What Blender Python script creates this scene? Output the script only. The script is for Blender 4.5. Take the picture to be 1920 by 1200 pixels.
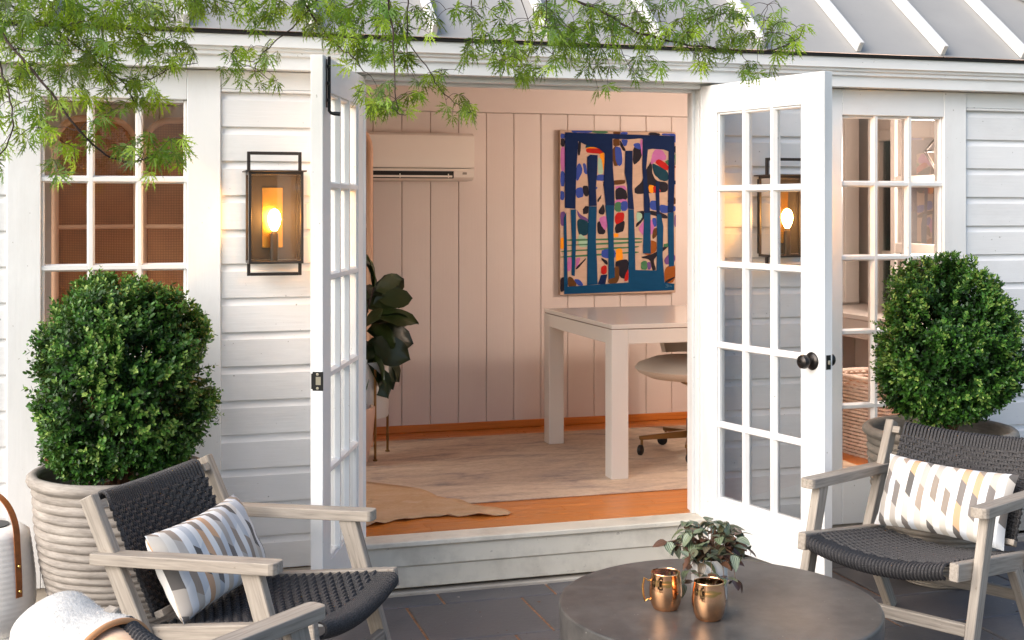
import bpy, math, random
import numpy as np
from mathutils import Vector, Matrix
R = math.radians
rnd = random.Random(11)
sc = bpy.context.scene
for o in list(bpy.data.objects):
    bpy.data.objects.remove(o)

# ------------------------------------------------------------------ camera, sky, sun, exposure
F, YH, CX, CY, HC, TH = 2400.0, 388.0, -1.7098, -5.3361, 1.63, R(16.6208)
cam_d = bpy.data.cameras.new('camera'); cam = bpy.data.objects.new('camera', cam_d)
sc.collection.objects.link(cam); sc.camera = cam
cam.location = (CX, CY, HC); cam.rotation_euler = (R(90), 0, -TH)
cam_d.sensor_width = 36; cam_d.lens = F / 1920 * 36; cam_d.shift_y = -(600 - YH) / 1920
cam_d.clip_start = .05; cam_d.clip_end = 800

SUN_DIR = Vector((-.88, -.31, .55)).normalized()          # towards the sun: left, in front of the house
world = bpy.data.worlds.new('World'); sc.world = world; world.use_nodes = True
wn = world.node_tree
sky = wn.nodes.new('ShaderNodeTexSky'); sky.sky_type = 'NISHITA'; sky.sun_disc = False
sky.sun_elevation = math.asin(SUN_DIR.z); sky.sun_rotation = math.atan2(SUN_DIR.x, SUN_DIR.y)
sky.air_density = 1.0; sky.dust_density = 2.5; sky.ozone_density = 1.0
bg = wn.nodes['Background']; bg.inputs['Strength'].default_value = .15
wn.links.new(sky.outputs[0], bg.inputs['Color'])
sun_d = bpy.data.lights.new('sun', 'SUN'); sun = bpy.data.objects.new('sun', sun_d); sc.collection.objects.link(sun)
sun_d.energy = 2.4; sun_d.angle = R(58); sun_d.color = (1, .985, .965)
sun.rotation_euler = SUN_DIR.to_track_quat('Z', 'Y').to_euler()
vs = sc.view_settings
sc.display_settings.display_device = 'sRGB'
vs.view_transform = 'Standard'; vs.look = 'None'; vs.exposure = 0.87; vs.gamma = 1; vs.use_curve_mapping = False
sc.cycles.use_denoising = True
sc.cycles.max_bounces = 10; sc.cycles.diffuse_bounces = 5; sc.cycles.transparent_max_bounces = 24
sc.cycles.sample_clamp_indirect = 6

# ------------------------------------------------------------------ measuring helpers: a pixel of the photograph to a point of the place
_c, _s = math.cos(TH), math.sin(TH)
def ray(x, y):
    r, u = (x - 960) / F, -(y - YH) / F
    return Vector((_c * r + _s, -_s * r + _c, u))
def on_y(x, y, Y):
    d = ray(x, y); return Vector((CX, CY, HC)) + d * ((Y - CY) / d.y)
def on_z(x, y, z):
    d = ray(x, y); return Vector((CX, CY, HC)) + d * ((z - HC) / d.z)

# ------------------------------------------------------------------ mesh builder
def frame_of(d, up=(0, 0, 1)):
    x = Vector(d).normalized(); u = Vector(up)
    if abs(x.dot(u.normalized())) > .999: u = Vector((0, 1, 0))
    y = u.cross(x).normalized(); z = x.cross(y)
    return x, y, z
class MB:
    def __init__(s): s.v = []; s.f = []; s.g = []; s.m = []
    def add(s, vs, fs, gs=None, mat=0, off=None):
        b = len(s.v); s.v += [tuple(p) for p in vs]
        if off is None: off = (rnd.uniform(0, 20), rnd.uniform(0, 20), rnd.uniform(0, 20))
        gs = vs if gs is None else gs
        s.g += [(p[0] + off[0], p[1] + off[1], p[2] + off[2]) for p in gs]
        s.f += [tuple(i + b for i in q) for q in fs]; s.m += [mat] * len(fs)
    def bar(s, p0, p1, w, h, up=(0, 0, 1), ch=.003, w1=None, h1=None, mat=0):
        """chamfered bar from p0 to p1; w along the side axis, h along the up axis"""
        p0, p1 = Vector(p0), Vector(p1); L = (p1 - p0).length
        x, y, z = frame_of(p1 - p0, up); c = (p0 + p1) / 2
        w1 = w if w1 is None else w1; h1 = h if h1 is None else h1
        ch = min(ch, w / 3, h / 3, L / 3)
        V, G, idx = [], [], {}
        for sx in (-1, 1):
            ww, hh = (w, h) if sx < 0 else (w1, h1)
            for sy in (-1, 1):
                for sz in (-1, 1):
                    full = (sx * L / 2, sy * ww / 2, sz * hh / 2)
                    for a in range(3):
                        q = [full[k] - (ch * (sx, sy, sz)[k] if k != a else 0) for k in range(3)]
                        idx[(sx, sy, sz, a)] = len(V)
                        V.append(c + x * q[0] + y * q[1] + z * q[2]); G.append(q)
        fs = []
        for a in range(3):
            b, e = [k for k in range(3) if k != a]
            for sg in (-1, 1):
                q = []
                for u, t in ((-1, -1), (1, -1), (1, 1), (-1, 1)):
                    k = [0, 0, 0]; k[a] = sg; k[b] = u; k[e] = t; q.append(idx[(*k, a)])
                fs.append(q)
        for a in range(3):
            b, e = [k for k in range(3) if k != a]
            for u in (-1, 1):
                for t in (-1, 1):
                    k0 = [0, 0, 0]; k0[a] = -1; k0[b] = u; k0[e] = t
                    k1 = list(k0); k1[a] = 1
                    fs.append([idx[(*k0, b)], idx[(*k1, b)], idx[(*k1, e)], idx[(*k0, e)]])
        for sx in (-1, 1):
            for sy in (-1, 1):
                for sz in (-1, 1): fs.append([idx[(sx, sy, sz, a)] for a in range(3)])
        out = []
        for q in fs:                                       # convex: turn every face outwards
            n = (V[q[1]] - V[q[0]]).cross(V[q[2]] - V[q[0]]); m = sum((V[i] for i in q), Vector()) / len(q) - c
            out.append(q if n.dot(m) > 0 else q[::-1])
        s.add(V, out, G, mat)
    def box(s, x0, x1, y0, y1, z0, z1, ch=.002, mat=0):
        dx, dy, dz = x1 - x0, y1 - y0, z1 - z0
        if dx >= dy and dx >= dz: s.bar((x0, (y0 + y1) / 2, (z0 + z1) / 2), (x1, (y0 + y1) / 2, (z0 + z1) / 2), dy, dz, (0, 0, 1), ch, mat=mat)
        elif dz >= dy: s.bar(((x0 + x1) / 2, (y0 + y1) / 2, z0), ((x0 + x1) / 2, (y0 + y1) / 2, z1), dx, dy, (0, 1, 0), ch, mat=mat)
        else: s.bar(((x0 + x1) / 2, y0, (z0 + z1) / 2), ((x0 + x1) / 2, y1, (z0 + z1) / 2), dx, dz, (0, 0, 1), ch, mat=mat)
    def tube(s, path, r, n=8, cap=True, mat=0, up=(0, 0, 1), flat=1.0):
        P = [Vector(p) for p in path]; rs = r if isinstance(r, (list, tuple)) else [r] * len(P)
        V, G, fs, L = [], [], [], 0
        py = None
        for i, p in enumerate(P):
            t = (P[min(i + 1, len(P) - 1)] - P[max(i - 1, 0)]).normalized()
            if py is None: _, y, z = frame_of(t, up)
            else:
                y = (py - t * py.dot(t)).normalized(); z = t.cross(y)
            py = y
            if i: L += (p - P[i - 1]).length
            for k in range(n):
                a = 2 * math.pi * k / n
                V.append(p + y * math.cos(a) * rs[i] + z * math.sin(a) * rs[i] * flat); G.append((L, math.cos(a) * rs[i], math.sin(a) * rs[i]))
        for i in range(len(P) - 1):
            for k in range(n):
                k2 = (k + 1) % n; fs.append((i * n + k, i * n + k2, (i + 1) * n + k2, (i + 1) * n + k))
        if cap:
            fs.append(tuple(range(n))[::-1]); fs.append(tuple((len(P) - 1) * n + k for k in range(n)))
        s.add(V, fs, G, mat)
    def lathe(s, prof, n=32, c=(0, 0, 0), mat=0, wob=None):
        V, G, fs = [], [], []
        for i, (r, z) in enumerate(prof):
            for k in range(n):
                a = 2 * math.pi * k / n; rr = r + (wob(a, i) if wob else 0)
                V.append((c[0] + rr * math.cos(a), c[1] + rr * math.sin(a), c[2] + z)); G.append((a * .3, rr, z))
        for i in range(len(prof) - 1):
            for k in range(n):
                k2 = (k + 1) % n; fs.append((i * n + k, i * n + k2, (i + 1) * n + k2, (i + 1) * n + k))
        if prof[0][0] > 1e-6: fs.append(tuple(range(n))[::-1])
        if prof[-1][0] > 1e-6: fs.append(tuple((len(prof) - 1) * n + k for k in range(n)))
        s.add(V, fs, G, mat)
    def prism(s, pts, x0, x1, fr=None, mat=0):
        """polygon pts (a,b), counter-clockwise seen from +x, swept from x0 to x1; fr maps (x,a,b) to a point"""
        fr = fr or (lambda x, a, b: (x, a, b)); n = len(pts)
        V = [fr(x0, *p) for p in pts] + [fr(x1, *p) for p in pts]; G = [(x0, *p) for p in pts] + [(x1, *p) for p in pts]
        fs = [tuple(range(n))[::-1], tuple(range(n, 2 * n))]
        for k in range(n):
            k2 = (k + 1) % n; fs.append((k, k2, n + k2, n + k))
        s.add(V, fs, G, mat)
    def mesh(s, name, mats, smooth=None):
        me = bpy.data.meshes.new(name); me.from_pydata(s.v, [], s.f)
        for m in (mats if isinstance(mats, (list, tuple)) else [mats]): me.materials.append(m)
        if any(s.m): me.polygons.foreach_set('material_index', s.m)
        at = me.attributes.new('g', 'FLOAT_VECTOR', 'POINT'); at.data.foreach_set('vector', np.array(s.g, 'f').ravel())
        if smooth:
            me.polygons.foreach_set('use_smooth', [True] * len(s.f)); me.set_sharp_from_angle(angle=R(smooth))
        me.update(); return me
    def build(s, name, mats, parent=None, smooth=None, kind=None):
        return put(name, s.mesh(name, mats, smooth), parent, kind)
def put(name, me, parent=None, kind=None, loc=None, rot=None):
    o = bpy.data.objects.new(name, me); sc.collection.objects.link(o)
    if parent: o.parent = parent
    if kind: o['kind'] = kind
    if loc is not None: o.location = loc
    if rot is not None: o.rotation_euler = rot
    return o
def tag(o, label, cat, group=None):
    o['label'] = label; o['category'] = cat
    if group: o['group'] = group
    return o
def thing(name, label, cat, loc=(0, 0, 0), rz=0, group=None):
    o = bpy.data.objects.new(name, None); sc.collection.objects.link(o); o.empty_display_size = .1
    o.location = loc; o.rotation_euler = (0, 0, rz)
    return tag(o, label, cat, group)
def copy_tree(o, parent=None):
    c = o.copy(); sc.collection.objects.link(c); c.parent = parent
    for ch in list(o.children): copy_tree(ch, c)
    return c
def soup(name, V, Fc, mats, parent=None, kind=None, col=None, smooth=False, colname='tint'):
    """numpy vertices and equal-length faces to one mesh"""
    V = np.asarray(V, 'f'); Fc = np.asarray(Fc, 'i'); k = Fc.shape[1]
    me = bpy.data.meshes.new(name)
    me.vertices.add(len(V)); me.vertices.foreach_set('co', V.ravel())
    me.loops.add(Fc.size); me.loops.foreach_set('vertex_index', Fc.ravel())
    me.polygons.add(len(Fc)); me.polygons.foreach_set('loop_start', np.arange(0, Fc.size, k, dtype='i'))
    me.materials.append(mats)
    if col is not None:
        a = me.attributes.new(colname, 'FLOAT', 'POINT'); a.data.foreach_set('value', np.asarray(col, 'f'))
    if smooth: me.polygons.foreach_set('use_smooth', np.ones(len(Fc), bool))
    me.update(calc_edges=True); me.validate()
    return put(name, me, parent, kind)

# ------------------------------------------------------------------ materials
def srgb(*c):
    if len(c) == 1: c = c * 3
    return tuple((x / 12.92 if x <= .04045 else ((x + .055) / 1.055) ** 2.4) for x in (v / 255 for v in c)) + (1,)
class NT:
    def __init__(s, name):
        s.mat = bpy.data.materials.new(name); s.mat.use_nodes = True; s.t = s.mat.node_tree
        s.b = s.t.nodes['Principled BSDF']; s.out = s.t.nodes['Material Output']
    def n(s, typ, **kw):
        nd = s.t.nodes.new('ShaderNode' + typ)
        for k, v in kw.items():
            if k.startswith('i_'):
                key = k[2:]; nd.inputs[int(key) if key.isdigit() else key].default_value = v
            else: setattr(nd, k, v)
        return nd
    def l(s, a, b): s.t.links.new(a, b)
    def g(s, scale=(1, 1, 1), attr='g'):
        a = s.n('Attribute', attribute_name=attr); m = s.n('Mapping'); m.inputs['Scale'].default_value = scale
        s.l(a.outputs['Vector'], m.inputs['Vector']); return m.outputs[0]
    def obj(s, scale=(1, 1, 1)):
        a = s.n('TexCoord'); m = s.n('Mapping'); m.inputs['Scale'].default_value = scale
        s.l(a.outputs['Object'], m.inputs['Vector']); return m.outputs[0]
    def noise(s, vec, scale=5, detail=4, rough=.55, dist=0):
        nd = s.n('TexNoise'); nd.inputs['Scale'].default_value = scale; nd.inputs['Detail'].default_value = detail
        nd.inputs['Roughness'].default_value = rough; nd.inputs['Distortion'].default_value = dist
        if vec is not None: s.l(vec, nd.inputs['Vector'])
        return nd.outputs['Fac']
    def ramp(s, fac, stops, const=False):
        nd = s.n('ValToRGB'); cr = nd.color_ramp
        if const: cr.interpolation = 'CONSTANT'
        while len(cr.elements) < len(stops): cr.elements.new(.5)
        for e, (p, c) in zip(cr.elements, stops): e.position = p; e.color = c if len(c) == 4 else (*c, 1)
        s.l(fac, nd.inputs[0]); return nd.outputs[0]
    def mix(s, fac, a, b, mode='MIX'):
        nd = s.n('MixRGB', blend_type=mode)
        for i, v in ((0, fac), (1, a), (2, b)):
            if isinstance(v, (int, float)): nd.inputs[i].default_value = v
            elif isinstance(v, tuple): nd.inputs[i].default_value = v
            else: s.l(v, nd.inputs[i])
        return nd.outputs[0]
    def math(s, op, a, b=0.0, c=None):
        nd = s.n('Math', operation=op)
        for i, v in enumerate((a, b) if c is None else (a, b, c)):
            if isinstance(v, (int, float)): nd.inputs[i].default_value = v
            else: s.l(v, nd.inputs[i])
        return nd.outputs[0]
    def bump(s, h, strength=.3, dist=.01):
        nd = s.n('Bump'); nd.inputs['Strength'].default_value = strength; nd.inputs['Distance'].default_value = dist
        s.l(h, nd.inputs['Height']); s.l(nd.outputs[0], s.b.inputs['Normal'])
    def set(s, **kw):
        for k, v in kw.items():
            k = k.replace('_', ' ')
            if isinstance(v, (int, float, tuple)): s.b.inputs[k].default_value = v
            else: s.l(v, s.b.inputs[k])
        return s
def plain(name, c, rough=.5, metal=0, **kw):
    t = NT(name); t.set(Base_Color=c, Roughness=rough, Metallic=metal, **kw); return t.mat
M = {}
def paint(name, c0, c1, rough=.42, knots=None, dirt=None, grain=1.0, specks=None):
    t = NT(name); v = t.g()
    col = t.mix(t.ramp(t.noise(v, 1.7, 5), [(.3, (0, 0, 0)), (.75, (1, 1, 1))]), c0, c1)
    if dirt:                                                # splashes and dust specks that belong to the boards
        sp = t.ramp(t.noise(t.g((1, 1.6, 1.6)), 26, 3, .7), [(.68, (0, 0, 0)), (.74, (1, 1, 1))])
        big = t.ramp(t.noise(v, 3.1, 5, .7), [(.45, (0, 0, 0)), (.7, (1, 1, 1))])
        col = t.mix(t.math('MULTIPLY', sp, .55), col, dirt); col = t.mix(t.math('MULTIPLY', big, .5), col, dirt)
    if specks:
        sp = t.ramp(t.noise(t.g((1, 1, 1)), 62, 2, .5), [(.745, (0, 0, 0)), (.765, (1, 1, 1))]); gr = t.ramp(t.noise(t.g((.6, 2, 2)), 2.4, 6, .7), [(.5, (0, 0, 0)), (.75, (1, 1, 1))])
        col = t.mix(t.math('MULTIPLY', sp, .6), col, specks); col = t.mix(t.math('MULTIPLY', gr, .16), col, specks)
    if knots:
        vo = t.n('TexVoronoi'); vo.inputs['Scale'].default_value = 3.2; vo.inputs['Randomness'].default_value = 1
        t.l(t.g((.55, 1, 1)), vo.inputs['Vector'])
        k = t.ramp(vo.outputs['Distance'], [(.035, (1, 1, 1)), (.07, (0, 0, 0))])
        col = t.mix(t.math('MULTIPLY', k, .55), col, knots)
    t.set(Base_Color=col, Roughness=rough)
    t.bump(t.noise(t.g((1.5, 26, 26)), 3.5, 4), .12 * grain, .004)
    return t.mat
M['white'] = paint('white_paint', srgb(235, 234, 232), srgb(225, 224, 222), .38, specks=srgb(150, 140, 128))
M['siding'] = paint('siding_paint', srgb(232, 231, 230), srgb(219, 218, 217), .45, grain=1.8, specks=srgb(120, 112, 104))
M['step'] = paint('step_paint', srgb(234, 225, 208), srgb(216, 206, 188), .5, dirt=srgb(150, 138, 122), knots=srgb(150, 120, 95))
M['ledge'] = paint('ledge_paint', srgb(196, 186, 172), srgb(170, 160, 148), .6, dirt=srgb(120, 105, 90))
M['inner'] = paint('plank_paint', srgb(226, 214, 206), srgb(219, 205, 197), .45, knots=srgb(190, 140, 110))
M['lacquer'] = plain('desk_lacquer', srgb(226, 218, 208), .16)
M['plastic'] = plain('unit_plastic', srgb(244, 236, 226), .13)
M['dark'] = plain('dark_gap', srgb(22, 20, 20), .7)
M['bronze'] = plain('dark_bronze', srgb(46, 41, 39), .45, .4)
M['black'] = plain('black_iron', srgb(24, 24, 26), .38, .3)
M['pewter'] = plain('aged_pewter', srgb(58, 55, 54), .32, .85)
M['brass'] = plain('brass', (.55, .36, .12, 1), .22, 1)
M['reflector'] = plain('brushed_brass_plate', (.74, .33, .06, 1), .24, 1)
M['aged_brass'] = plain('aged_brass', (.3, .19, .08, 1), .32, 1)
M['steel'] = plain('latch_steel', (.55, .5, .42, 1), .3, 1)
M['ceramic'] = plain('white_ceramic', srgb(232, 228, 224), .2)
M['blush'] = plain('blush_ceramic', srgb(205, 170, 150), .55)
M['white_fab'] = plain('boucle', srgb(226, 212, 196), .9)

def glassy(name, tint=(1, 1, 1, 1), refl=1.0):
    t = NT(name); tr = t.n('BsdfTransparent'); tr.inputs[0].default_value = tint
    gl = t.n('BsdfGlossy'); gl.inputs['Roughness'].default_value = .01
    fr = t.n('Fresnel'); fr.inputs['IOR'].default_value = 1.5
    mx = t.n('MixShader'); t.l(t.math('MULTIPLY', fr.outputs[0], refl), mx.inputs[0])
    t.l(tr.outputs[0], mx.inputs[1]); t.l(gl.outputs[0], mx.inputs[2]); t.l(mx.outputs[0], t.out.inputs[0]); return t.mat
M['glass'] = glassy('window_glass', (.96, .97, .97, 1), 1.5)

t = NT('zinc_roof'); n_ = t.noise(t.g(), 1.3, 5, .6); sp = t.ramp(t.noise(t.g(), 60, 2, .5), [(.75, (0, 0, 0)), (.8, (1, 1, 1))])
t.set(Base_Color=t.mix(t.math('MULTIPLY', sp, .5), t.ramp(n_, [(.3, srgb(140, 138, 135)), (.7, srgb(156, 153, 149))]), srgb(112, 110, 108)), Roughness=.6)
M['roof'] = t.mat
M['seam'] = plain('roof_rib_paint', srgb(206, 204, 202), .5)

t = NT('bluestone'); inf = t.n('ObjectInfo'); n1 = t.noise(t.obj(), 2.4, 7, .62, .6); n2 = t.noise(t.obj(), 45, 4, .7)
c = t.ramp(n1, [(.28, srgb(76, 75, 78)), (.5, srgb(97, 95, 98)), (.72, srgb(122, 118, 115))])
c = t.mix(t.math('MULTIPLY', t.ramp(inf.outputs['Random'], [(0, (0, 0, 0)), (1, (1, 1, 1))]), .45), c, srgb(94, 88, 84))
fl = t.ramp(t.noise(t.obj(), 95, 2, .5), [(.755, (0, 0, 0)), (.78, (1, 1, 1))]); fd = t.ramp(t.noise(t.obj((1, 1.3, 1)), 70, 2, .5), [(.74, (0, 0, 0)), (.77, (1, 1, 1))])
c = t.mix(t.math('MULTIPLY', fl, .6), c, srgb(170, 165, 160)); c = t.mix(t.math('MULTIPLY', fd, .7), c, srgb(42, 40, 40))
t.set(Base_Color=c, Roughness=t.ramp(n1, [(.3, (.42,) * 3), (.7, (.62,) * 3)]))
t.bump(t.mix(.4, n1, n2), .35, .012); M['slate'] = t.mat
t = NT('joint_sand'); n1 = t.noise(t.obj(), 60, 4, .7); t.set(Base_Color=t.ramp(n1, [(.3, srgb(110, 78, 54)), (.7, srgb(186, 136, 98))]), Roughness=.9); t.bump(n1, .6, .006); M['mortar'] = t.mat
t = NT('lawn'); n1 = t.noise(t.obj(), 8, 6); t.set(Base_Color=t.ramp(n1, [(.3, srgb(52, 66, 34)), (.7, srgb(84, 98, 52))]), Roughness=.9); M['lawn'] = t.mat

t = NT('weathered_teak'); n1 = t.noise(t.g((2.2, 42, 42)), 2.6, 5, .6, .4); n2 = t.noise(t.g((1.2, 5, 5)), 2.0, 3)
c = t.mix(n2, t.ramp(n1, [(.25, srgb(122, 113, 103)), (.5, srgb(158, 148, 136)), (.8, srgb(180, 170, 158))]), t.ramp(n1, [(.2, srgb(110, 102, 94)), (.8, srgb(166, 153, 139))]))
pk = t.ramp(t.noise(t.g((1, 1.4, 1.4)), 40, 2, .5), [(.73, (0, 0, 0)), (.77, (1, 1, 1))]); c = t.mix(t.math('MULTIPLY', pk, .5), c, srgb(96, 74, 58))
t.set(Base_Color=c, Roughness=.62); t.bump(n1, .25, .003); M['teak'] = t.mat

t = NT('oak_floor'); inf = t.n('ObjectInfo'); n1 = t.noise(t.g((1.6, 30, 30)), 2.5, 5, .6, .5)
c = t.ramp(n1, [(.25, srgb(184, 100, 34)), (.55, srgb(212, 126, 50)), (.8, srgb(228, 150, 72))])
c = t.mix(t.ramp(inf.outputs['Random'], [(0, (0, 0, 0)), (1, (.55, .55, .55))]), c, srgb(186, 112, 46))
t.set(Base_Color=c, Roughness=.3); t.bump(n1, .08, .002); M['oak'] = t.mat

t = NT('charcoal_rope'); a = t.n('Attribute', attribute_name='g'); sx = t.n('SeparateXYZ'); t.l(a.outputs['Vector'], sx.inputs[0])
tw = t.math('SINE', t.math('ADD', t.math('MULTIPLY', sx.outputs[0], 900.0), t.math('MULTIPLY', t.math('ARCTAN2', sx.outputs[1], sx.outputs[2]), 2.0)))
n1 = t.noise(a.outputs['Vector'], 320, 2, .6)
t.set(Base_Color=t.ramp(n1, [(.3, srgb(38, 36, 37)), (.55, srgb(56, 54, 55)), (.75, srgb(88, 84, 84))]), Roughness=.75)
t.bump(t.mix(.5, tw, n1), .5, .0015); M['rope'] = t.mat

t = NT('cast_concrete'); n1 = t.noise(t.obj(), 3.2, 7, .62, .5); n2 = t.noise(t.obj(), 22, 5, .7); n3 = t.noise(t.obj((1, 1, .3)), 2, 3)
c = t.ramp(n1, [(.28, srgb(52, 50, 49)), (.52, srgb(74, 71, 68)), (.78, srgb(106, 101, 96))])
c = t.mix(.35, c, t.ramp(n2, [(.35, srgb(48, 46, 46)), (.65, srgb(96, 92, 88))]))
fl = t.ramp(t.noise(t.obj(), 80, 2, .5), [(.77, (0, 0, 0)), (.79, (1, 1, 1))]); c = t.mix(t.math('MULTIPLY', fl, .5), c, srgb(205, 200, 192))
t.set(Base_Color=c, Roughness=t.ramp(n1, [(.3, (.3,) * 3), (.7, (.46,) * 3)])); t.bump(n2, .1, .004); M['concrete'] = t.mat
M['rim_worn'] = plain('worn_concrete_edge', srgb(168, 160, 150), .5)

t = NT('aged_clay'); n1 = t.noise(t.g((1, 1, 3)), 6, 6, .65); n2 = t.noise(t.obj((1, 1, 9)), 14, 4, .7)
c = t.ramp(n1, [(.28, srgb(108, 100, 93)), (.55, srgb(148, 139, 130)), (.8, srgb(178, 170, 161))]); c = t.mix(.4, c, t.ramp(n2, [(.3, srgb(92, 84, 78)), (.7, srgb(180, 172, 163))]))
t.set(Base_Color=c, Roughness=.8); t.bump(n2, .25, .006); M['clay'] = t.mat
t = NT('aged_grey_clay'); n1 = t.noise(t.g((1, 1, 3)), 6, 6, .65); n2 = t.noise(t.obj((1, 1, 9)), 14, 4, .7)
c = t.ramp(n1, [(.28, srgb(104, 98, 90)), (.55, srgb(140, 131, 120)), (.8, srgb(166, 156, 144))]); c = t.mix(.3, c, t.ramp(n2, [(.3, srgb(100, 92, 82)), (.7, srgb(170, 160, 148))]))
t.set(Base_Color=c, Roughness=.8); t.bump(n2, .25, .006); M['clay_grey'] = t.mat
t = NT('potting_bark'); n1 = t.noise(t.obj(), 38, 5, .7); t.set(Base_Color=t.ramp(n1, [(.3, srgb(26, 18, 13)), (.6, srgb(70, 46, 30)), (.8, srgb(130, 88, 58))]), Roughness=.95); t.bump(n1, 1, .02); M['soil'] = t.mat
M['bark'] = plain('twig_bark', srgb(58, 42, 36), .8)
M['box_twig'] = plain('box_twig', srgb(120, 84, 56), .8)

def leafmat(name, stops, attr='tint', rough=.4, trans=.3, tcol=None, rand=False, spec=.5):
    t = NT(name)
    if rand: f = t.n('ObjectInfo').outputs['Random']
    else: f = t.n('Attribute', attribute_name=attr).outputs['Fac']
    c = t.ramp(f, stops); t.set(Base_Color=c, Roughness=rough); t.b.inputs['Specular IOR Level'].default_value = spec
    tl = t.n('BsdfTranslucent'); t.l(t.mix(.6, c, tcol or stops[-1][1]), tl.inputs[0])
    mx = t.n('MixShader'); mx.inputs[0].default_value = trans
    t.l(t.b.outputs[0], mx.inputs[1]); t.l(tl.outputs[0], mx.inputs[2]); t.l(mx.outputs[0], t.out.inputs[0]); return t.mat
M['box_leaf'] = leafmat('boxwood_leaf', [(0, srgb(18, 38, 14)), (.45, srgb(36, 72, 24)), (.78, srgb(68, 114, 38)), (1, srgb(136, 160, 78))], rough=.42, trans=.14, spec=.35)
M['maple'] = leafmat('maple_leaf', [(0, srgb(26, 54, 16)), (.5, srgb(70, 112, 26)), (1, srgb(164, 192, 40))], rough=.5, trans=.36, tcol=srgb(206, 226, 52))
M['maple_one'] = leafmat('maple_leaf_single', [(0, srgb(26, 54, 16)), (.5, srgb(70, 112, 26)), (1, srgb(164, 192, 40))], rough=.5, trans=.36, tcol=srgb(206, 226, 52), rand=True)
M['fig'] = leafmat('fig_leaf', [(0, srgb(30, 40, 20)), (1, srgb(52, 66, 30))], rough=.35, trans=.06, rand=True)
M['succulent'] = leafmat('small_leaf', [(0, srgb(70, 92, 44)), (1, srgb(96, 116, 56))], rough=.4, trans=.1, rand=True)
t = NT('striped_leaf'); a = t.n('Attribute', attribute_name='g'); sx = t.n('SeparateXYZ'); t.l(a.outputs['Vector'], sx.inputs[0])
st = t.math('ABSOLUTE', t.math('SINE', t.math('MULTIPLY', sx.outputs[1], 7.5))); f = t.n('ObjectInfo').outputs['Random']
dk = t.ramp(f, [(0, srgb(36, 38, 28)), (.5, srgb(44, 48, 32)), (1, srgb(72, 46, 34))]); lt = t.ramp(f, [(0, srgb(134, 144, 122)), (.55, srgb(104, 116, 84)), (.75, srgb(96, 66, 50)), (1, srgb(84, 56, 44))])
t.set(Base_Color=t.mix(t.ramp(st, [(.35, (0, 0, 0)), (.6, (1, 1, 1))]), dk, lt), Roughness=.36); M['striped'] = t.mat
M['stem_red'] = plain('reddish_stem', srgb(112, 84, 62), .6)

t = NT('polished_copper'); n1 = t.noise(t.obj(), 14, 3); t.set(Base_Color=t.ramp(n1, [(.3, (.88, .46, .23, 1)), (.7, (.94, .55, .31, 1))]), Metallic=1.0, Roughness=t.ramp(n1, [(.3, (.05,) * 3), (.7, (.13,) * 3)])); M['copper'] = t.mat
M['mug_in'] = plain('mug_lining', (.62, .5, .4, 1), .22, 1)

t = NT('patterned_linen')                                   # columns of slanted lozenges printed on the cloth
a = t.n('Attribute', attribute_name='g'); sx = t.n('SeparateXYZ'); t.l(a.outputs['Vector'], sx.inputs[0])
u = t.math('DIVIDE', sx.outputs[0], .0262); v = sx.outputs[1]
tri = t.math('PINGPONG', u, 1.0); col = t.math('FLOOR', u); off = t.n('TexWhiteNoise', noise_dimensions='1D'); t.l(t.math('FLOOR', t.math('DIVIDE', u, 2.0)), off.inputs['W'])
vv = t.math('ADD', t.math('DIVIDE', t.math('ADD', v, t.math('MULTIPLY', tri, .021)), .088), t.math('MULTIPLY', t.math('FLOOR', t.math('DIVIDE', t.math('MODULO', t.math('ADD', u, 100), 4), 2)), .5))
cv = t.n('CombineXYZ'); t.l(col, cv.inputs[0]); t.l(t.math('FLOOR', vv), cv.inputs[1]); wnn = t.n('TexWhiteNoise', noise_dimensions='2D'); t.l(cv.outputs[0], wnn.inputs['Vector'])
pale = t.ramp(wnn.outputs['Value'], [(0, srgb(216, 214, 212)), (.3, srgb(196, 199, 204)), (.5, srgb(220, 218, 216)), (.7, srgb(204, 197, 188)), (.85, srgb(186, 190, 197))], True)
dark_ = t.ramp(wnn.outputs['Value'], [(0, srgb(132, 118, 105)), (.3, srgb(80, 75, 72)), (.6, srgb(108, 100, 95)), (.8, srgb(146, 130, 116))], True)
soft_ = t.ramp(wnn.outputs['Value'], [(0, srgb(170, 162, 154)), (.25, srgb(190, 182, 172)), (.48, srgb(192, 150, 114)), (.60, srgb(180, 183, 188)), (.8, srgb(188, 174, 158))], True)
par = t.math('MODULO', t.math('ADD', t.math('ADD', t.math('FLOOR', vv), t.math('FLOOR', t.math('DIVIDE', col, 2.0))), 100), 2)
c = t.mix(t.math('MODULO', t.math('ADD', col, 100), 2), pale, t.mix(par, dark_, soft_))
n1 = t.noise(t.g((1, .15, 1)), 60, 3); c = t.mix(.05, c, t.ramp(n1, [(.3, srgb(170, 168, 166)), (.7, srgb(255, 253, 250))]))
t.set(Base_Color=c, Roughness=.8); t.bump(t.noise(t.g(), 420, 2), .2, .001); M['linen'] = t.mat

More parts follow.
